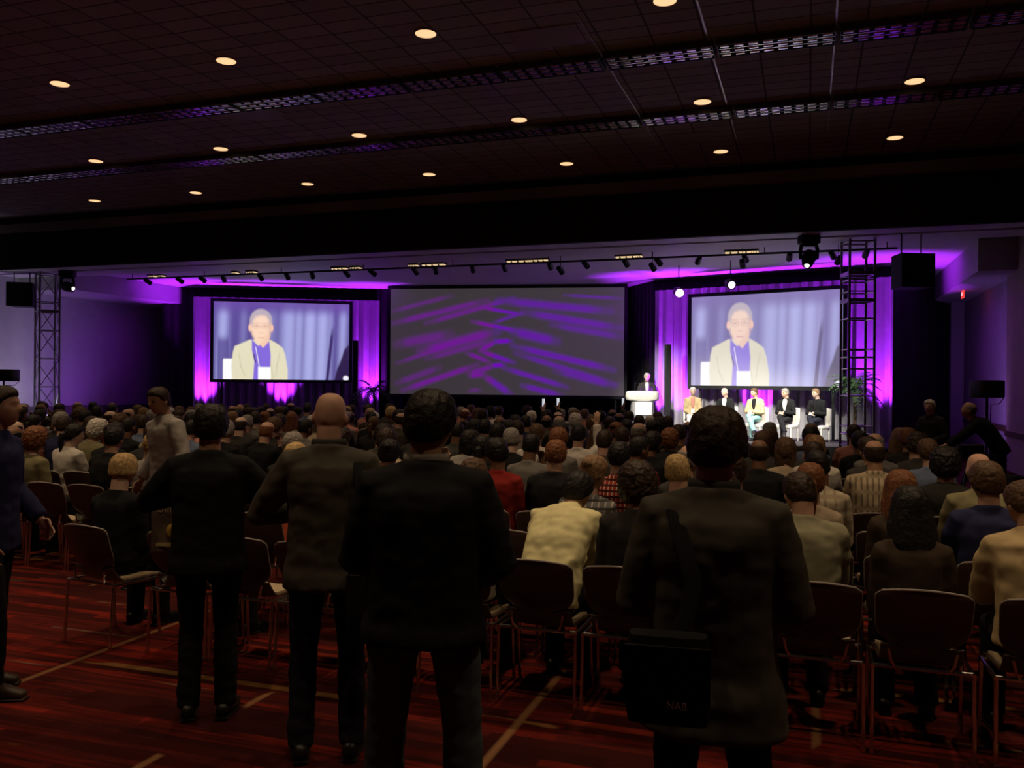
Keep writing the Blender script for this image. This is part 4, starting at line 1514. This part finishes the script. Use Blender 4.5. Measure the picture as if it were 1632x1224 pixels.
GOBO_STREAKS = [(20, 190, 440, 85, 20, .35), (30, 275, 690, 115, 26, .5), (260, 275, 860, 105, 24, .5), (640, 165, 920, 215, 16, .75), (760, 120, 1520, 195, 36, .55), (1200, 85, 1580, 110, 14, .45),
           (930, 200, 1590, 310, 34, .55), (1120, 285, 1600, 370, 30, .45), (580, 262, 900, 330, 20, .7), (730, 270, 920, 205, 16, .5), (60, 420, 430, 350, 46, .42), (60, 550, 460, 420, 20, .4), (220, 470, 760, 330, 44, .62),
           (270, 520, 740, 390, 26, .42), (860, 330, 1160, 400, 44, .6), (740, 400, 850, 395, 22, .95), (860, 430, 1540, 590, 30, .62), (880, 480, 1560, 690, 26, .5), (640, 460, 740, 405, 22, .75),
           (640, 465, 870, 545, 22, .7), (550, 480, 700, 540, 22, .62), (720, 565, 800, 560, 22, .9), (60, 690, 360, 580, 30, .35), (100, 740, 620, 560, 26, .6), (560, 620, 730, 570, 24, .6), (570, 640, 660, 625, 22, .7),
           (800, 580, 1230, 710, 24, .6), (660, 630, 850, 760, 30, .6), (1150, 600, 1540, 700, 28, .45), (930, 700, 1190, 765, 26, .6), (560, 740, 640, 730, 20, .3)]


def streaks(U, V):  # gobo beams falling on the screen, painted as its own emission colours
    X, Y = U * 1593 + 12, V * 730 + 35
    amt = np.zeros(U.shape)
    for x1, y1, x2, y2, wd, a in GOBO_STREAKS:
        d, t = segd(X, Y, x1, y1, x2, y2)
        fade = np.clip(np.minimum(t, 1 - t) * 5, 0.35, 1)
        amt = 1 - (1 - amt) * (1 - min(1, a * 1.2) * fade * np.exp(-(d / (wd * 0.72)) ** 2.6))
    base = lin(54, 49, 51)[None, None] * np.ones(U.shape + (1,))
    base = base * (1 + 0.25 * U[..., None])  # stage light spill painted in, brighter towards the right
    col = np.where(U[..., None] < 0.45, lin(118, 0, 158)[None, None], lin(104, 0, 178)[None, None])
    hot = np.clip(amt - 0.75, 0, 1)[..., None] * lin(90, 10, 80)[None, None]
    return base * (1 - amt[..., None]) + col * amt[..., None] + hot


def screen(label, x0, d0, x1, d1, z0, z1, colour, nu, nv, strength, diffuse=0.35):
    p0, p1 = xy(x0, d0), xy(x1, d1)
    a, b = Vector((p0[0], p0[1], 0)), Vector((p1[0], p1[1], 0))
    mid = (a + b) / 2
    L = (b - a).length
    ang = math.atan2((b - a).y, (b - a).x)
    t = empty('projection_screen', (mid.x, mid.y, STZ), ang, label, 'screen')
    f = Geo()
    bw = 0.10
    for s in (-1, 1):
        f.box((s * (L / 2 + bw / 2), 0, (z0 + z1) / 2 - STZ), (bw, 0.08, z1 - z0 + 2 * bw))
    for z in (z0 - bw / 2, z1 + bw / 2):
        f.box((0, 0, z - STZ), (L, 0.08, bw))
    f.box((0, 0.02, (z0 + z1) / 2 - STZ), (L, 0.02, z1 - z0))
    f.obj('frame', M_BLACKM, t, False)
    for s in (-1, 1):
        Geo().box((s * (L / 2 - 0.25), 0.06, (z0 - STZ) / 2), (0.06, 0.05, z0 - STZ)).box((s * (L / 2 - 0.25), 0.06, 0.02), (0.07, 0.9, 0.04)).obj('leg', M_BLACKM, t, False)
    o = picture_grid('screen_emission', (-L / 2, 0), (L / 2, 0), z0 - STZ, z1 - STZ, colour, nu, nv, picture_mat('picture_%d' % len(SC.objects), strength, diffuse), t, 0.03)
    return t


screen('side screen showing a seated man, in front of the violet drape beyond the centre aisle', 340, 27.5, 556, 28.25, 1.88, 4.37, portrait(False), 216, 124, 1.0)
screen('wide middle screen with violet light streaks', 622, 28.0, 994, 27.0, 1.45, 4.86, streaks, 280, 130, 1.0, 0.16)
screen('bright side screen showing a seated man, above the five panelists', 1102, 24.3, 1343.5, 21.8, 1.80, 4.28, portrait(True), 216, 124, 1.0, 0.14)

# --- lectern with a lit front sign
M_LWHITE = mat('lectern_white', (0.85, 0.82, 0.70), 0.5, var=0.03)
M_LGREY = mat('lectern_grey', (0.32, 0.31, 0.31), 0.5, var=0.05)
lp = xy(1024, 24.5)
t = empty('lectern', (lp[0], lp[1], STZ), 0.30, 'white lectern with thick rounded top and glowing front sign on stage', 'lectern')
Geo().loft([(0, 0, 0.0), (0, 0, 0.03), (0, 0, 0.9), (0, 0, 0.98)], [0.42, 0.36, 0.32, 0.34], [0.30, 0.25, 0.22, 0.22], side=(1, 0, 0), n=28, p=4, cap=0.02).obj('pedestal', M_LGREY, t)
Geo().loft([(0, 0, 0.955), (0, 0, 0.99), (0, 0, 1.08), (0, 0, 1.19), (0, 0, 1.225)], [0.43, 0.465, 0.48, 0.465, 0.42], [0.26, 0.30, 0.31, 0.30, 0.27], side=(1, 0, 0), n=40, p=2.6, cap=0.04).obj('top', M_LWHITE, t)
Geo().box((0, -0.27, 0.74), (0.44, 0.05, 0.34)).obj('sign_panel', mat('lit_sign', (0.9, 0.9, 0.9), 0.5, emit=(1, 1, 0.98), es=1.3, var=0.02), t, False)
mi = Geo().tube([(-0.22, -0.05, 1.22), (-0.22, -0.02, 1.36), (-0.2, 0.03, 1.44)], 0.007).ball((-0.2, 0.035, 1.45), 0.018, 10, 8)
mi.obj('microphone', M_BLACKP, t)

# --- people on stage
sp_ = xy(1031, 25.25)
SPK = standing(1.02, (0.05, -0.04, 0), (0.02, 0.12), {s: A((s * 0.27, 0.08, 1.13), (s * 0.18, 0.30, 1.16), (0, 0.9, 0.0), (0, 0, -1), 0.4) for s in (-1, 1)}, 0.11)
full_person(SPK, (sp_[0], sp_[1], STZ), PI + 0.2, 1.76, 'short', 'white', 'dark grey jacket', 3, M_DARKPANTS, 'white-haired speaker in dark suit standing at the white lectern', 'jacket', lining=M_WHITE, eyes=True, vox=0.01)

M_CHWHITE = mat('white_leather', (0.82, 0.80, 0.72), 0.5, var=0.04)


def panel_chair():
    t = empty('panel_chair', (0, 0, 0), 0, None, 'chair')
    Geo().loft([(0, 0, 0.34), (0, 0, 0.38), (0, 0, 0.415)], [0.23, 0.245, 0.235], [0.23, 0.245, 0.235], side=(1, 0, 0), n=32, p=6, cap=0.1).obj('seat', M_CHWHITE, t)
    Geo().loft([(0, -0.245, 0.42), (0, -0.265, 0.6), (0, -0.295, 0.84)], [0.235, 0.24, 0.225], [0.035, 0.035, 0.03], side=(1, 0, 0), n=28, p=5, cap=0.5).obj('backrest', M_CHWHITE, t)
    for sx in (-1, 1):
        for sy in (-1, 1):
            Geo().loft([(sx * 0.2, sy * 0.2, 0.37), (sx * 0.21, sy * 0.21, 0.0)], [0.022, 0.015], n=10, cap=0.01).obj('leg', M_CHWHITE, t)
    return t


def crossed(head, twist=0.0):
    f = Fig((0, 0.03, 0.56), -0.14, 0.14, 1.0, 0.53, 0.0, twist, head, 0.072)
    f.leg(-1, (-0.09, 0.45, 0.535), (-0.10, 0.42, 0.085), (-0.1, 1, 0))
    f.leg(1, (-0.02, 0.46, 0.645), (-0.20, 0.56, 0.27), (-0.35, 0.8, -0.35))
    for s in (-1, 1):
        S = f.shoulder(s)
        f.arm(s, (s * 0.22, S.y + 0.05, S.z - 0.28), (s * 0.04, S.y + 0.27, 0.74), (-s * 0.6, 0.7, -0.2), (0, 0, -1), 0.6)
    return f


PAN = [(1104, 23.4, -0.05, 'upright', (0.05, 0, 0), 'short', 'white', 'tan shirt', 3, M_WHITE, CLOTH['salmon shirt'], 'first panelist from the lectern, white-haired, tan jacket with badge', True),
       (1157, 22.9, -0.5, 'x', (-0.35, 0, 0), 'ring', 'white', 'black jacket', 3, M_DARKPANTS, M_WHITE, 'second panelist from the lectern, dark suit with white shirt', False),
       (1205, 22.4, -0.6, 'x', (-0.5, 0, 0), 'short', 'brown', 'tan shirt', 0, cloth('teal_jeans', (0.22, 0.42, 0.42)), CLOTH['black jacket'], 'third panelist from the lectern, tan jacket, black shirt and teal trousers', True),
       (1254, 21.9, -0.62, 'x', (-0.45, 0, 0), 'short', 'grey', 'black jacket', 0, M_DARKPANTS, M_WHITE, 'fourth panelist from the lectern, grey hair and dark suit, white shirt', False),
       (1303, 21.5, -0.7, 'x', (-0.4, 0, 0), 'short', 'light-brown', 'black jacket', 3, M_NAVYPANTS, CLOTH['black jacket'], 'panelist in black with badge on the last white chair by the palm', True)]
pc0 = None
for i, (px, d, dr, kind, hd, style, hc, top, skin, tr, lin_m, lab, badge) in enumerate(PAN):
    p = xy(px, d)
    rz = PI + 0.22 + dr
    ch = panel_chair() if pc0 is None else copy_tree(pc0)
    pc0 = pc0 or ch
    ch.location = (p[0], p[1], STZ)
    ch.rotation_euler = (0, 0, rz)
    tag(ch, 'white stage chair under the %s panelist from the lectern' % ORD[i + 1], 'chair', 'white panel chairs')
    fig = seated(-0.1, 0.1, head=hd, w=1.02) if kind == 'upright' else crossed(hd)
    o = full_person(fig, (p[0], p[1], STZ), rz, 1.745, style, hc, top, skin, tr, lab, 'jacket', 0.02, -0.08, group='panelists on stage', lining=lin_m, eyes=True, vox=0.011)
    if badge:
        b = Geo().box((0, 0, 0), (0.09, 0.008, 0.11)).obj('badge', M_WHITE, o, False)
        b.location = fig.sp(0.28) + fig.fwd() * 0.16

# --- palms either side of the stage
M_FROND = mat('palm_green', (0.05, 0.11, 0.035), 0.55, var=0.4, scale=20)
M_TRUNK = mat('palm_trunk', (0.10, 0.065, 0.04), 0.9, var=0.4, scale=30)


def palm(x, d, h, label, seed):
    p = xy(x, d)
    r = random.Random(seed)
    t = empty('potted_palm', (p[0], p[1], STZ), 0, label, 'plant')
    Geo().lathe([(0.14, 0), (0.19, 0.30), (0.20, 0.32), (0.17, 0.32), (0.16, 0.28)], 24).obj('pot', M_BLACKP, t)
    Geo().loft([(0, 0, 0.26), (0.02, 0.01, h * 0.35), (0.0, 0.0, h * 0.62)], [0.05, 0.04, 0.03], n=10).obj('trunk', M_TRUNK, t)
    g = Geo()
    for k in range(36):
        a = 2 * PI * k / 36 * 3 + r.uniform(-0.2, 0.2)
        up = r.uniform(0.25, 1.0)
        L = r.uniform(0.55, 0.8)
        o = Vector((0, 0, h * 0.60))
        pts = []
        for i in range(11):
            s = i / 10
            pts.append(o + Vector((math.cos(a) * L * s * (1.1 - 0.4 * up), math.sin(a) * L * s * (1.1 - 0.4 * up), L * (up * s * 1.2 - 0.9 * s * s * (1.2 - 0.5 * up)))))
        g.loft(pts, [0.007] * 10 + [0.002], n=5, cap=0.1)
        for i in range(2, 11):
            c = pts[i]
            T = (pts[i] - pts[i - 1]).normalized()
            sd = T.cross(Vector((0, 0, 1))).normalized()
            for s in (-1, 1):
                e = c + (sd * s * 0.9 + T * 0.7 + Vector((0, 0, -0.25))).normalized() * (0.20 * (1 - abs(i / 10 - 0.5) * 0.9))
                m_ = (c + e) / 2 + Vector((0, 0, 0.012))
                wv = T * 0.014
                g.add([c - wv * 0.5, c + wv * 0.5, m_ + wv, e, m_ - wv, m_ + Vector((0, 0, -0.004))], [(0, 1, 2, 5), (0, 5, 4), (5, 2, 3), (4, 5, 3), (0, 4, 3, 2, 1)])
    g.obj('fronds', M_FROND, t, False)
    return t


palm(1362, 20.5, 2.2, 'green potted palm beside the last panelist, behind the metal truss', 2)
palm(596, 26.6, 1.9, 'dark potted palm in front of the violet drape by the middle screen', 9)


# --- column speakers on stage
def column(x, d, h, label):
    p = xy(x, d)
    t = empty('column_loudspeaker', (p[0], p[1], STZ), YAW, label, 'loudspeaker')
    Geo().lathe([(0.26, 0), (0.26, 0.03), (0.04, 0.05), (0.03, 0.6)], 24).obj('base', M_BLACKM, t)
    Geo().loft([(0, 0, 0.55), (0, 0, 0.6), (0, 0, h - 0.03), (0, 0, h)], [0.08, 0.085, 0.085, 0.08], [0.09, 0.1, 0.1, 0.09], side=(1, 0, 0), n=20, p=6, cap=0.05).obj('cabinet', M_BLACKP, t)
    Geo().box((0, -0.103, (h + 0.6) / 2), (0.13, 0.008, h - 0.75)).obj('grille', M_BLACKM, t, False)


column(1064, 24.2, 2.55, 'tall thin black column loudspeaker between the lectern and the panel')
column(566, 27.5, 2.75, 'tall thin black column loudspeaker beside the side screen beyond the aisle')


# --- truss towers
def truss(loc, rz, label, diag, h=4.80, s=0.50):
    t = empty('truss_tower', loc, rz, label, 'truss')
    q = s / 2
    cor = [(-q, -q), (q, -q), (q, q), (-q, q)]
    for x, y in cor:
        Geo().tube([(x, y, 0.02), (x, y, h)], 0.033 if diag else 0.027, 12).obj('chord', M_ALU, t)
    nz = 6
    for i in range(nz + 1):
        z = 0.05 + i * (h - 0.1) / nz
        lv = [(z, 0.016)]
        if not diag and i < nz:
            lv.append((z + (0.16 if i % 2 else 0.55), 0.013))
        for zz, r in lv:
            for k in range(4):
                a, b = cor[k], cor[(k + 1) % 4]
                Geo().tube([(a[0], a[1], zz), (b[0], b[1], zz)], r, 8).obj('rung', M_ALU, t)
    if diag:
        for i in range(nz):
            z = 0.05 + i * (h - 0.1) / nz
            z2 = z + (h - 0.1) / nz
            for k in range(4):
                a, b = cor[k], cor[(k + 1) % 4]
                if i % 2:
                    a, b = b, a
                Geo().tube([(a[0], a[1], z), (b[0], b[1], z2)], 0.013, 8).obj('brace', M_ALU, t)
    g = Geo()
    for z in (3.55, 4.1) if not diag else (3.72,):
        for k in range(4):
            a, b = cor[k], cor[(k + 1) % 4]
            m_ = ((a[0] + b[0]) / 2, (a[1] + b[1]) / 2, z)
            g.box(m_, (s if a[1] == b[1] else 0.05, 0.05 if a[1] == b[1] else s, 0.07))
    g.obj('joint_band', M_ALU, t, False)
    Geo().box((0, 0, 0.01), (0.8, 0.8, 0.02)).obj('base_plate', M_BLACKM, t, False)
    return t


p = xy(1366, 17.6)
truss((p[0], p[1], 0), YAW - 0.05, 'tall aluminium truss tower beside the bright panel screen', False)
p = xy(75, 24.0)
truss((p[0], p[1], 0), YAW + 0.72, 'tall aluminium truss tower with diagonal braces by the lilac side wall', True)


def hung_speaker(x, y, d, w, h, rz, label, top=4.80):
    c = at(x, y, d)
    t = empty('hung_loudspeaker', (c.x, c.y, c.z), rz, label, 'loudspeaker')
    q, r_ = w / 2, w * 0.36
    vs = [(-q, -0.25, -h / 2), (q, -0.25, -h / 2), (r_, 0.28, -h / 2), (-r_, 0.28, -h / 2), (-q, -0.25, h / 2), (q, -0.25, h / 2), (r_, 0.28, h / 2), (-r_, 0.28, h / 2)]
    Geo().add(vs, [(0, 3, 2, 1), (4, 5, 6, 7), (0, 1, 5, 4), (1, 2, 6, 5), (2, 3, 7, 6), (3, 0, 4, 7)]).obj('cabinet', M_BLACKP, t, False)
    Geo().box((0, -0.256, 0), (w * 0.92, 0.012, h * 0.92)).obj('grille', mat('speaker_grille', (0.012, 0.012, 0.013), 0.9, var=0.5, scale=200), t, False)
    b = Geo()
    z1 = top - c.z
    for s in (-1, 1):
        b.tube([(s * w * 0.3, 0, h / 2 - 0.01), (s * w * 0.3, 0, z1)], 0.015)
    b.obj('bracket', M_BLACKM, t)
    return t


hung_speaker(1452, 433, 16.9, 0.69, 0.66, YAW + 0.12, 'boxy black loudspeaker hung from the soffit near the violet side wall', 4.82)
hung_speaker(35, 470, 24.0, 0.66, 0.66, YAW + 0.25, 'boxy black loudspeaker hung beside the braced truss by the lilac wall', 4.82)

M_BULB = mat('hot_bulb', (1, 0.9, 0.7), 0.4, emit=(1.0, 0.92, 0.72), es=4.0, var=0.02)
M_BULBV = mat('violet_bulb', (0.9, 0.7, 1.0), 0.4, emit=(0.9, 0.6, 1.0), es=3.0, var=0.02)


def moving_light(x, d, label, top=4.81, yaw=0.0, lens_dir=(-0.35, -0.55, -0.75)):
    c = at(x, 420, d)
    t = empty('moving_light', (c.x, c.y, top), YAW + yaw, label, 'stage light')
    Geo().loft([(0, 0, 0), (0, 0, -0.02), (0, 0, -0.15), (0, 0, -0.17)], [0.19, 0.2, 0.2, 0.17], [0.14, 0.15, 0.15, 0.13], side=(1, 0, 0), n=20, p=6, cap=0.02).obj('base', M_BLACKP, t)
    g = Geo()
    for s in (-1, 1):
        g.loft([(s * 0.14, 0, -0.16), (s * 0.17, 0, -0.28), (s * 0.165, 0, -0.46)], [0.03, 0.035, 0.03], [0.07, 0.06, 0.05], side=(1, 0, 0), n=10)
    g.box((0, 0, -0.185), (0.32, 0.08, 0.05))
    g.obj('yoke', M_BLACKP, t)
    dv = Vector(lens_dir).normalized()
    o = Vector((0, 0, -0.44))
    Geo().loft([o - dv * 0.17, o - dv * 0.12, o, o + dv * 0.14, o + dv * 0.20], [0.07, 0.12, 0.14, 0.115, 0.10], n=20, cap=0.3).obj('lamp_head', M_BLACKP, t)
    Geo().loft([o + dv * 0.20, o + dv * 0.235], [0.055, 0.045], n=16, cap=0.3).obj('lens', M_BULB, t)
    return t


moving_light(1289, 17.2, 'black moving-head stage light hung near the bright panel screen')
moving_light(108, 23.6, 'black moving-head stage light hung by the braced truss', 4.81, 0.0, (0.7, -0.3, -0.2))


def stage_can(x, y, d, lens, label, top=4.97, size=0.11):
    c = at(x, y, d)
    t = empty('stage_spotlight', (c.x, c.y, c.z), YAW, label, 'stage light')
    Geo().tube([(0, 0.12, 0.1), (0, 0.12, top - c.z)], 0.012).obj('hanger', M_BLACKM, t)
    g = Geo()
    g.tube([(-0.15, 0.1, 0.0), (-0.15, 0.12, 0.14), (0.15, 0.12, 0.14), (0.15, 0.1, 0.0)], 0.011)
    g.obj('yoke', M_BLACKM, t)
    Geo().loft([(0, 0.36, 0.10), (0, 0.32, 0.09), (0, 0.12, 0.03), (0, 0.0, 0.0)], [0.06, 0.11, 0.125, 0.125], n=20, cap=0.1).obj('can', M_BLACKM, t)
    Geo().loft([(0, -0.012, -0.004), (0, -0.03, -0.01)], [size, size * 0.85], n=20, cap=0.2).obj('lens', lens, t)
    return t


stage_can(1083, 467, 22.6, M_BULBV, 'glowing spotlight hung in front of the violet drape beside the lectern')
stage_can(1166, 454, 21.6, M_BULBV, 'glowing spotlight hung above the top edge of the panel screen', size=0.09)

# --- lighting batten below the stage ceiling, with cans and strips given a reflected glow
BY = 20.25
bt = empty('lighting_batten', (-8.4, BY, 4.80), 0, 'long pipe carrying the stage lamps under the soffit', 'lighting rig')
Geo().tube([(-10.6, 0, 0), (10.2, 0, 0)], 0.025).obj('pipe', M_BLACKM, bt)
g = Geo()
for i in range(9):
    g.tube([(-10.4 + 2.55 * i, 0, 0), (-10.4 + 2.55 * i, 0, 0.165)], 0.012)
g.obj('drop_rods', M_BLACKM, bt)
can0 = None
for i in range(22):
    x = -18.2 + 0.93 * i + rnd.uniform(-0.2, 0.2)
    if can0 is None:
        t = empty('par_can', (0, 0, 0), 0, None, 'stage light')
        Geo().loft([(0, -0.20, 0.04), (0, -0.17, 0.03), (0, 0.02, -0.06), (0, 0.14, -0.13)], [0.05, 0.09, 0.105, 0.11], n=16, cap=0.1).obj('can', M_BLACKM, t)
        Geo().loft([(0, 0.145, -0.133), (0, 0.16, -0.14)], [0.09, 0.08], n=16, cap=0.1).obj('lens', mat('dull_lens', (0.4, 0.38, 0.35), 0.15, 0.5), t)
        Geo().tube([(-0.12, 0, -0.05), (-0.12, 0, 0.10), (0.12, 0, 0.10), (0.12, 0, -0.05)], 0.010).obj('yoke', M_ALU, t)
        can0 = t
    else:
        t = copy_tree(can0)
    t.location = (x, BY, 4.735)
    t.scale = (0.62, 0.62, 0.62)
    t.rotation_euler = (0, 0, rnd.uniform(-0.5, 0.5))
    tag(t, 'small black lamp can on the batten, %s from the lilac wall' % (ORD[i + 1] if i < 20 else ('twenty-first', 'twenty-second')[i - 20]), 'stage light', 'lamp cans on the batten')
M_STRIP = mat('warm_reflection', (0.8, 0.7, 0.5), 0.6, emit=(1.0, 0.72, 0.38), es=0.75, var=0.05)  # emission stands in for stage wash reflected by unlit fixtures
sl0 = None
STR = [(242, 0.22), (256, 0.16), (374, 0.14), (400, 0.26), (540, 0.42), (566, 0.28), (658, 0.26), (690, 0.62), (826, 0.62), (858, 0.46), (998, 0.55), (1016, 0.18), (1176, 0.62), (1200, 0.2)]
for i, (px, ln) in enumerate(STR):
    u = (px - 816) / FPX
    d = 20.75 / (math.sin(YAW) * u + math.cos(YAW))
    p = xy(px, d)
    if sl0 is None:
        t = empty('strip_light', (0, 0, 0), 0, None, 'ceiling light')
        Geo().box((0, 0, -0.02), (1.06, 0.24, 0.04)).obj('housing', M_TRAY, t, False)
        Geo().box((0, 0, -0.05), (1.0, 0.16, 0.03)).obj('reflection_glow', M_STRIP, t, False)
        g = Geo()
        for q in (-0.3, -0.02, 0.27):
            g.box((q, 0, -0.07), (0.05, 0.2, 0.05))
        g.obj('louvre', M_TRAY, t, False)
        sl0 = t
    else:
        t = copy_tree(sl0)
    t.location = (p[0], p[1], 4.97)
    t.scale = (ln, 1, 1)
    tag(t, 'strip light with painted reflection glow on the stage ceiling, %s from the lilac wall' % ORD[i + 1], 'ceiling light', 'strip lights on the stage ceiling')


# --- speakers on stands in the side aisles
def stand_speaker(x, y, d, w, h, label, rz=0.0, grey=False):
    c = at(x, y, d)
    t = empty('stand_loudspeaker', (c.x, c.y, 0), YAW + rz, label, 'loudspeaker')
    Geo().loft([(0, 0, c.z - h / 2), (0, 0, c.z - h / 2 + 0.02), (0, 0, c.z + h / 2 - 0.02), (0, 0, c.z + h / 2)], [w / 2 * 0.97, w / 2, w / 2, w / 2 * 0.97], [0.17, 0.18, 0.18, 0.17], side=(1, 0, 0), n=20, p=9, cap=0.02).obj('cabinet', M_BLACKP, t)
    Geo().tube([(0, 0, 0.5), (0, 0, c.z - h / 2 + 0.01)], 0.022).obj('pole', M_BLACKM, t)
    for k in range(3):
        a = 2 * PI * k / 3 + 0.4
        Geo().tube([(0, 0, 0.75), (0.45 * math.cos(a), 0.45 * math.sin(a), 0.012)], 0.014).obj('leg', M_BLACKM, t)
    cab = Geo().tube([(w / 2 - 0.03, 0, c.z - h * 0.2), (w / 2 + 0.07, -0.02, c.z - h * 0.5), (w / 2 - 0.02, -0.04, c.z - h * 0.85), (0.05, -0.03, c.z - h * 0.9), (0.03, -0.03, 0.6)], 0.008)
    cab.obj('cable', M_BLACKP, t)
    return t


stand_speaker(1573, 620, 14.0, 0.42, 0.28, 'black loudspeaker on a stand against the violet side wall', 0.1)
stand_speaker(6, 598, 20.5, 0.62, 0.28, 'wide black loudspeaker on a stand in front of the lilac wall')

# --- video camera on tripod, draped equipment case, exit sign
p = xy(1545, 12.0)
vc = empty('video_camera', (p[0], p[1], 0), YAW + PI / 2 + 0.15, 'black video camera on a tripod in the side aisle', 'camera')
for k in range(3):
    a = 2 * PI * k / 3
    Geo().tube([(0, 0, 0.78), (0.34 * math.cos(a), 0.34 * math.sin(a), 0.012)], 0.018).obj('tripod_leg', M_BLACKM, vc)
Geo().loft([(0, -0.18, 0.92), (0, 0.16, 0.92)], [0.075, 0.075], [0.09, 0.09], side=(1, 0, 0), n=16, p=5, cap=0.1).box((0, 0, 0.81), (0.1, 0.12, 0.08)).obj('camera_body', M_BLACKP, vc)
Geo().loft([(0, 0.16, 0.92), (0, 0.3, 0.92), (0, 0.34, 0.92)], [0.045, 0.05, 0.06], n=18, cap=0.1).obj('lens_barrel', M_BLACKP, vc)
p = xy(1626, 11.4)
t = empty('equipment_case', (p[0], p[1], 0), YAW, 'black cloth-covered equipment case at the side aisle', 'case')
remesh(Geo().loft([(0, 0, 0.02), (0, 0, 0.3), (0.05, 0, 0.62)], [0.36, 0.34, 0.24], [0.32, 0.30, 0.22], side=(1, 0, 0), n=28, p=5, cap=0.05), 'cloth_cover', 0.02, M_BLACK, 2, 0.02, 6)
link('cloth_cover', bpy.data.meshes['cloth_cover'], t)
c = at(1536, 466, 22.5)
t = empty('exit_sign', (3.72, 24.5, 4.18), 0, 'red lit EXIT sign seen edge-on under the boxed soffit at the violet side wall', 'sign')
Geo().box((0, 0, 0), (0.035, 0.32, 0.2)).obj('sign_box', mat('exit_red', (0.5, 0.02, 0.02), 0.5, emit=(1.0, 0.06, 0.05), es=0.9, var=0.02), t, False)
o = link('sign_letters', text_mesh('EXIT', 0.13, mat('exit_white', (0.9, 0.85, 0.85), 0.5, emit=(1, 0.8, 0.8), es=1.0)), t)
o.matrix_local = Matrix.Translation((-0.019, 0, 0)) @ Matrix.Rotation(-PI / 2, 4, 'Z') @ Matrix.Rotation(PI / 2, 4, 'X')

# --- phones held up by a few in the audience
M_PHONE = mat('phone_screen', (0.6, 0.65, 0.7), 0.3, emit=(0.85, 0.92, 1.0), es=0.6, var=0.02)
for i, (x, y, r_) in enumerate(PHONES):
    f = POSES['raised'][0]
    S = f.shoulder(1)
    W = Matrix.Rotation(r_, 3, 'Z') @ Vector((0.16, S.y + 0.225, S.z + 0.36 + 0.13))
    t = empty('smartphone', (x + W.x, y + W.y, W.z), r_ + 1.15, 'lit smartphone held up above the audience, %s of those raised' % ORD[i + 1], 'phone', 'raised phones')
    Geo().box((0, 0.006, 0), (0.075, 0.008, 0.145)).obj('phone_case', M_BLACKP, t, False)
    Geo().box((0, 0.001, 0), (0.068, 0.003, 0.13)).obj('phone_display', M_PHONE, t, False)


# ------------------------------------------------------------------ stage light
def uplight(p, z, target, power, col, label, angle=60, blend=0.8):
    t = empty('uplight', (p[0], p[1], z), 0, label, 'stage light', 'floor uplights')
    Geo().lathe([(0.09, 0.0), (0.10, 0.02), (0.10, 0.16), (0.085, 0.17)], 18).obj('can', M_BLACKM, t)
    Geo().lathe([(0.0001, 0.165), (0.08, 0.165), (0.08, 0.178), (0.0001, 0.18)], 18).obj('lens', mat('uplight_lens', (0.4, 0.3, 0.5), 0.3), t)
    spot('lamp', (p[0], p[1], z + 0.20), target, power, col, angle, blend, 0.3 if angle > 90 else 0.05, t)
    return t


def up_at(x, d, back, label, power=P_UP, zt=3.6, angle=64):
    p, q = xy(x, d), xy(x, d + back)
    uplight(p, STZ, (q[0], q[1], zt), power, C_VIOLET, label, angle)


up_at(322, 27.55, 0.55, 'violet uplight at the foot of the drape beside the side screen, wall side')
up_at(448, 28.0, 0.5, 'violet uplight under the side screen beyond the aisle')
up_at(592, 28.35, 0.5, 'violet uplight at the drape between side screen and middle screen')
up_at(1048, 25.0, 0.45, 'violet uplight at the drape edge next to the lectern', P_UP * 0.5)
up_at(1084, 24.65, 0.5, 'violet uplight behind the column loudspeaker')
up_at(1207, 23.55, 0.5, 'violet uplight behind the third panelist', P_UP)
up_at(1400, 21.35, 0.5, 'violet uplight at the drape beside the metal truss')
uplight((-19.6, 21.0), 0.0, (-22, 20.6, 2.6), 170, (0.42, 0.12, 1.0), 'violet uplight at the lilac side wall', 110, 1.0)
uplight((-19.8, 18.2), 0.0, (-22, 18.0, 1.8), 360, (0.85, 0.80, 1.0), 'pale uplight at the lilac side wall behind the braced truss', 120, 1.0)
uplight((2.6, 21.2), 0.0, (4.3, 23.6, 2.6), 130, (0.48, 0.22, 1.0), 'violet uplight at the side wall past the black drape', 100, 1.0)
uplight((-19.4, 22.0), STZ, (-19.6, 21.2, 4.9), 90, C_VIOLET, 'violet uplight washing the ceiling above the lilac wall corner', 80, 1.0)
# stage wash lamps hung on the batten
for i, (x, tx, ty, tz, pw) in enumerate(((-5.6, lp[0], lp[1], 1.8, P_STAGE * 1.2), (-3.4, -2.5, 23.6, 0.9, P_STAGE), (-1.4, -1.3, 23.0, 0.9, P_STAGE), (0.6, -0.2, 22.6, 0.9, P_STAGE))):
    t = copy_tree(can0)
    t.location = (x, 19.75, 4.55)
    aimv = math.atan2(-(tx - x), ty - 19.75)
    t.rotation_euler = (0, 0, aimv)
    tag(t, 'stage wash lamp aimed at the %s, hung before the batten' % ('lectern', 'first panelists', 'middle panelist', 'last panelists')[i], 'stage light')
    Geo().tube([(0, 0, 0.09), (0, 0, 0.69)], 0.012).obj('hanger', M_BLACKM, t)
    spot('lamp', (x, 19.98, 4.40), (tx, ty, tz), pw, (1.0, 0.95, 0.82), 50 if i else 34, 0.9, 0.1, t)
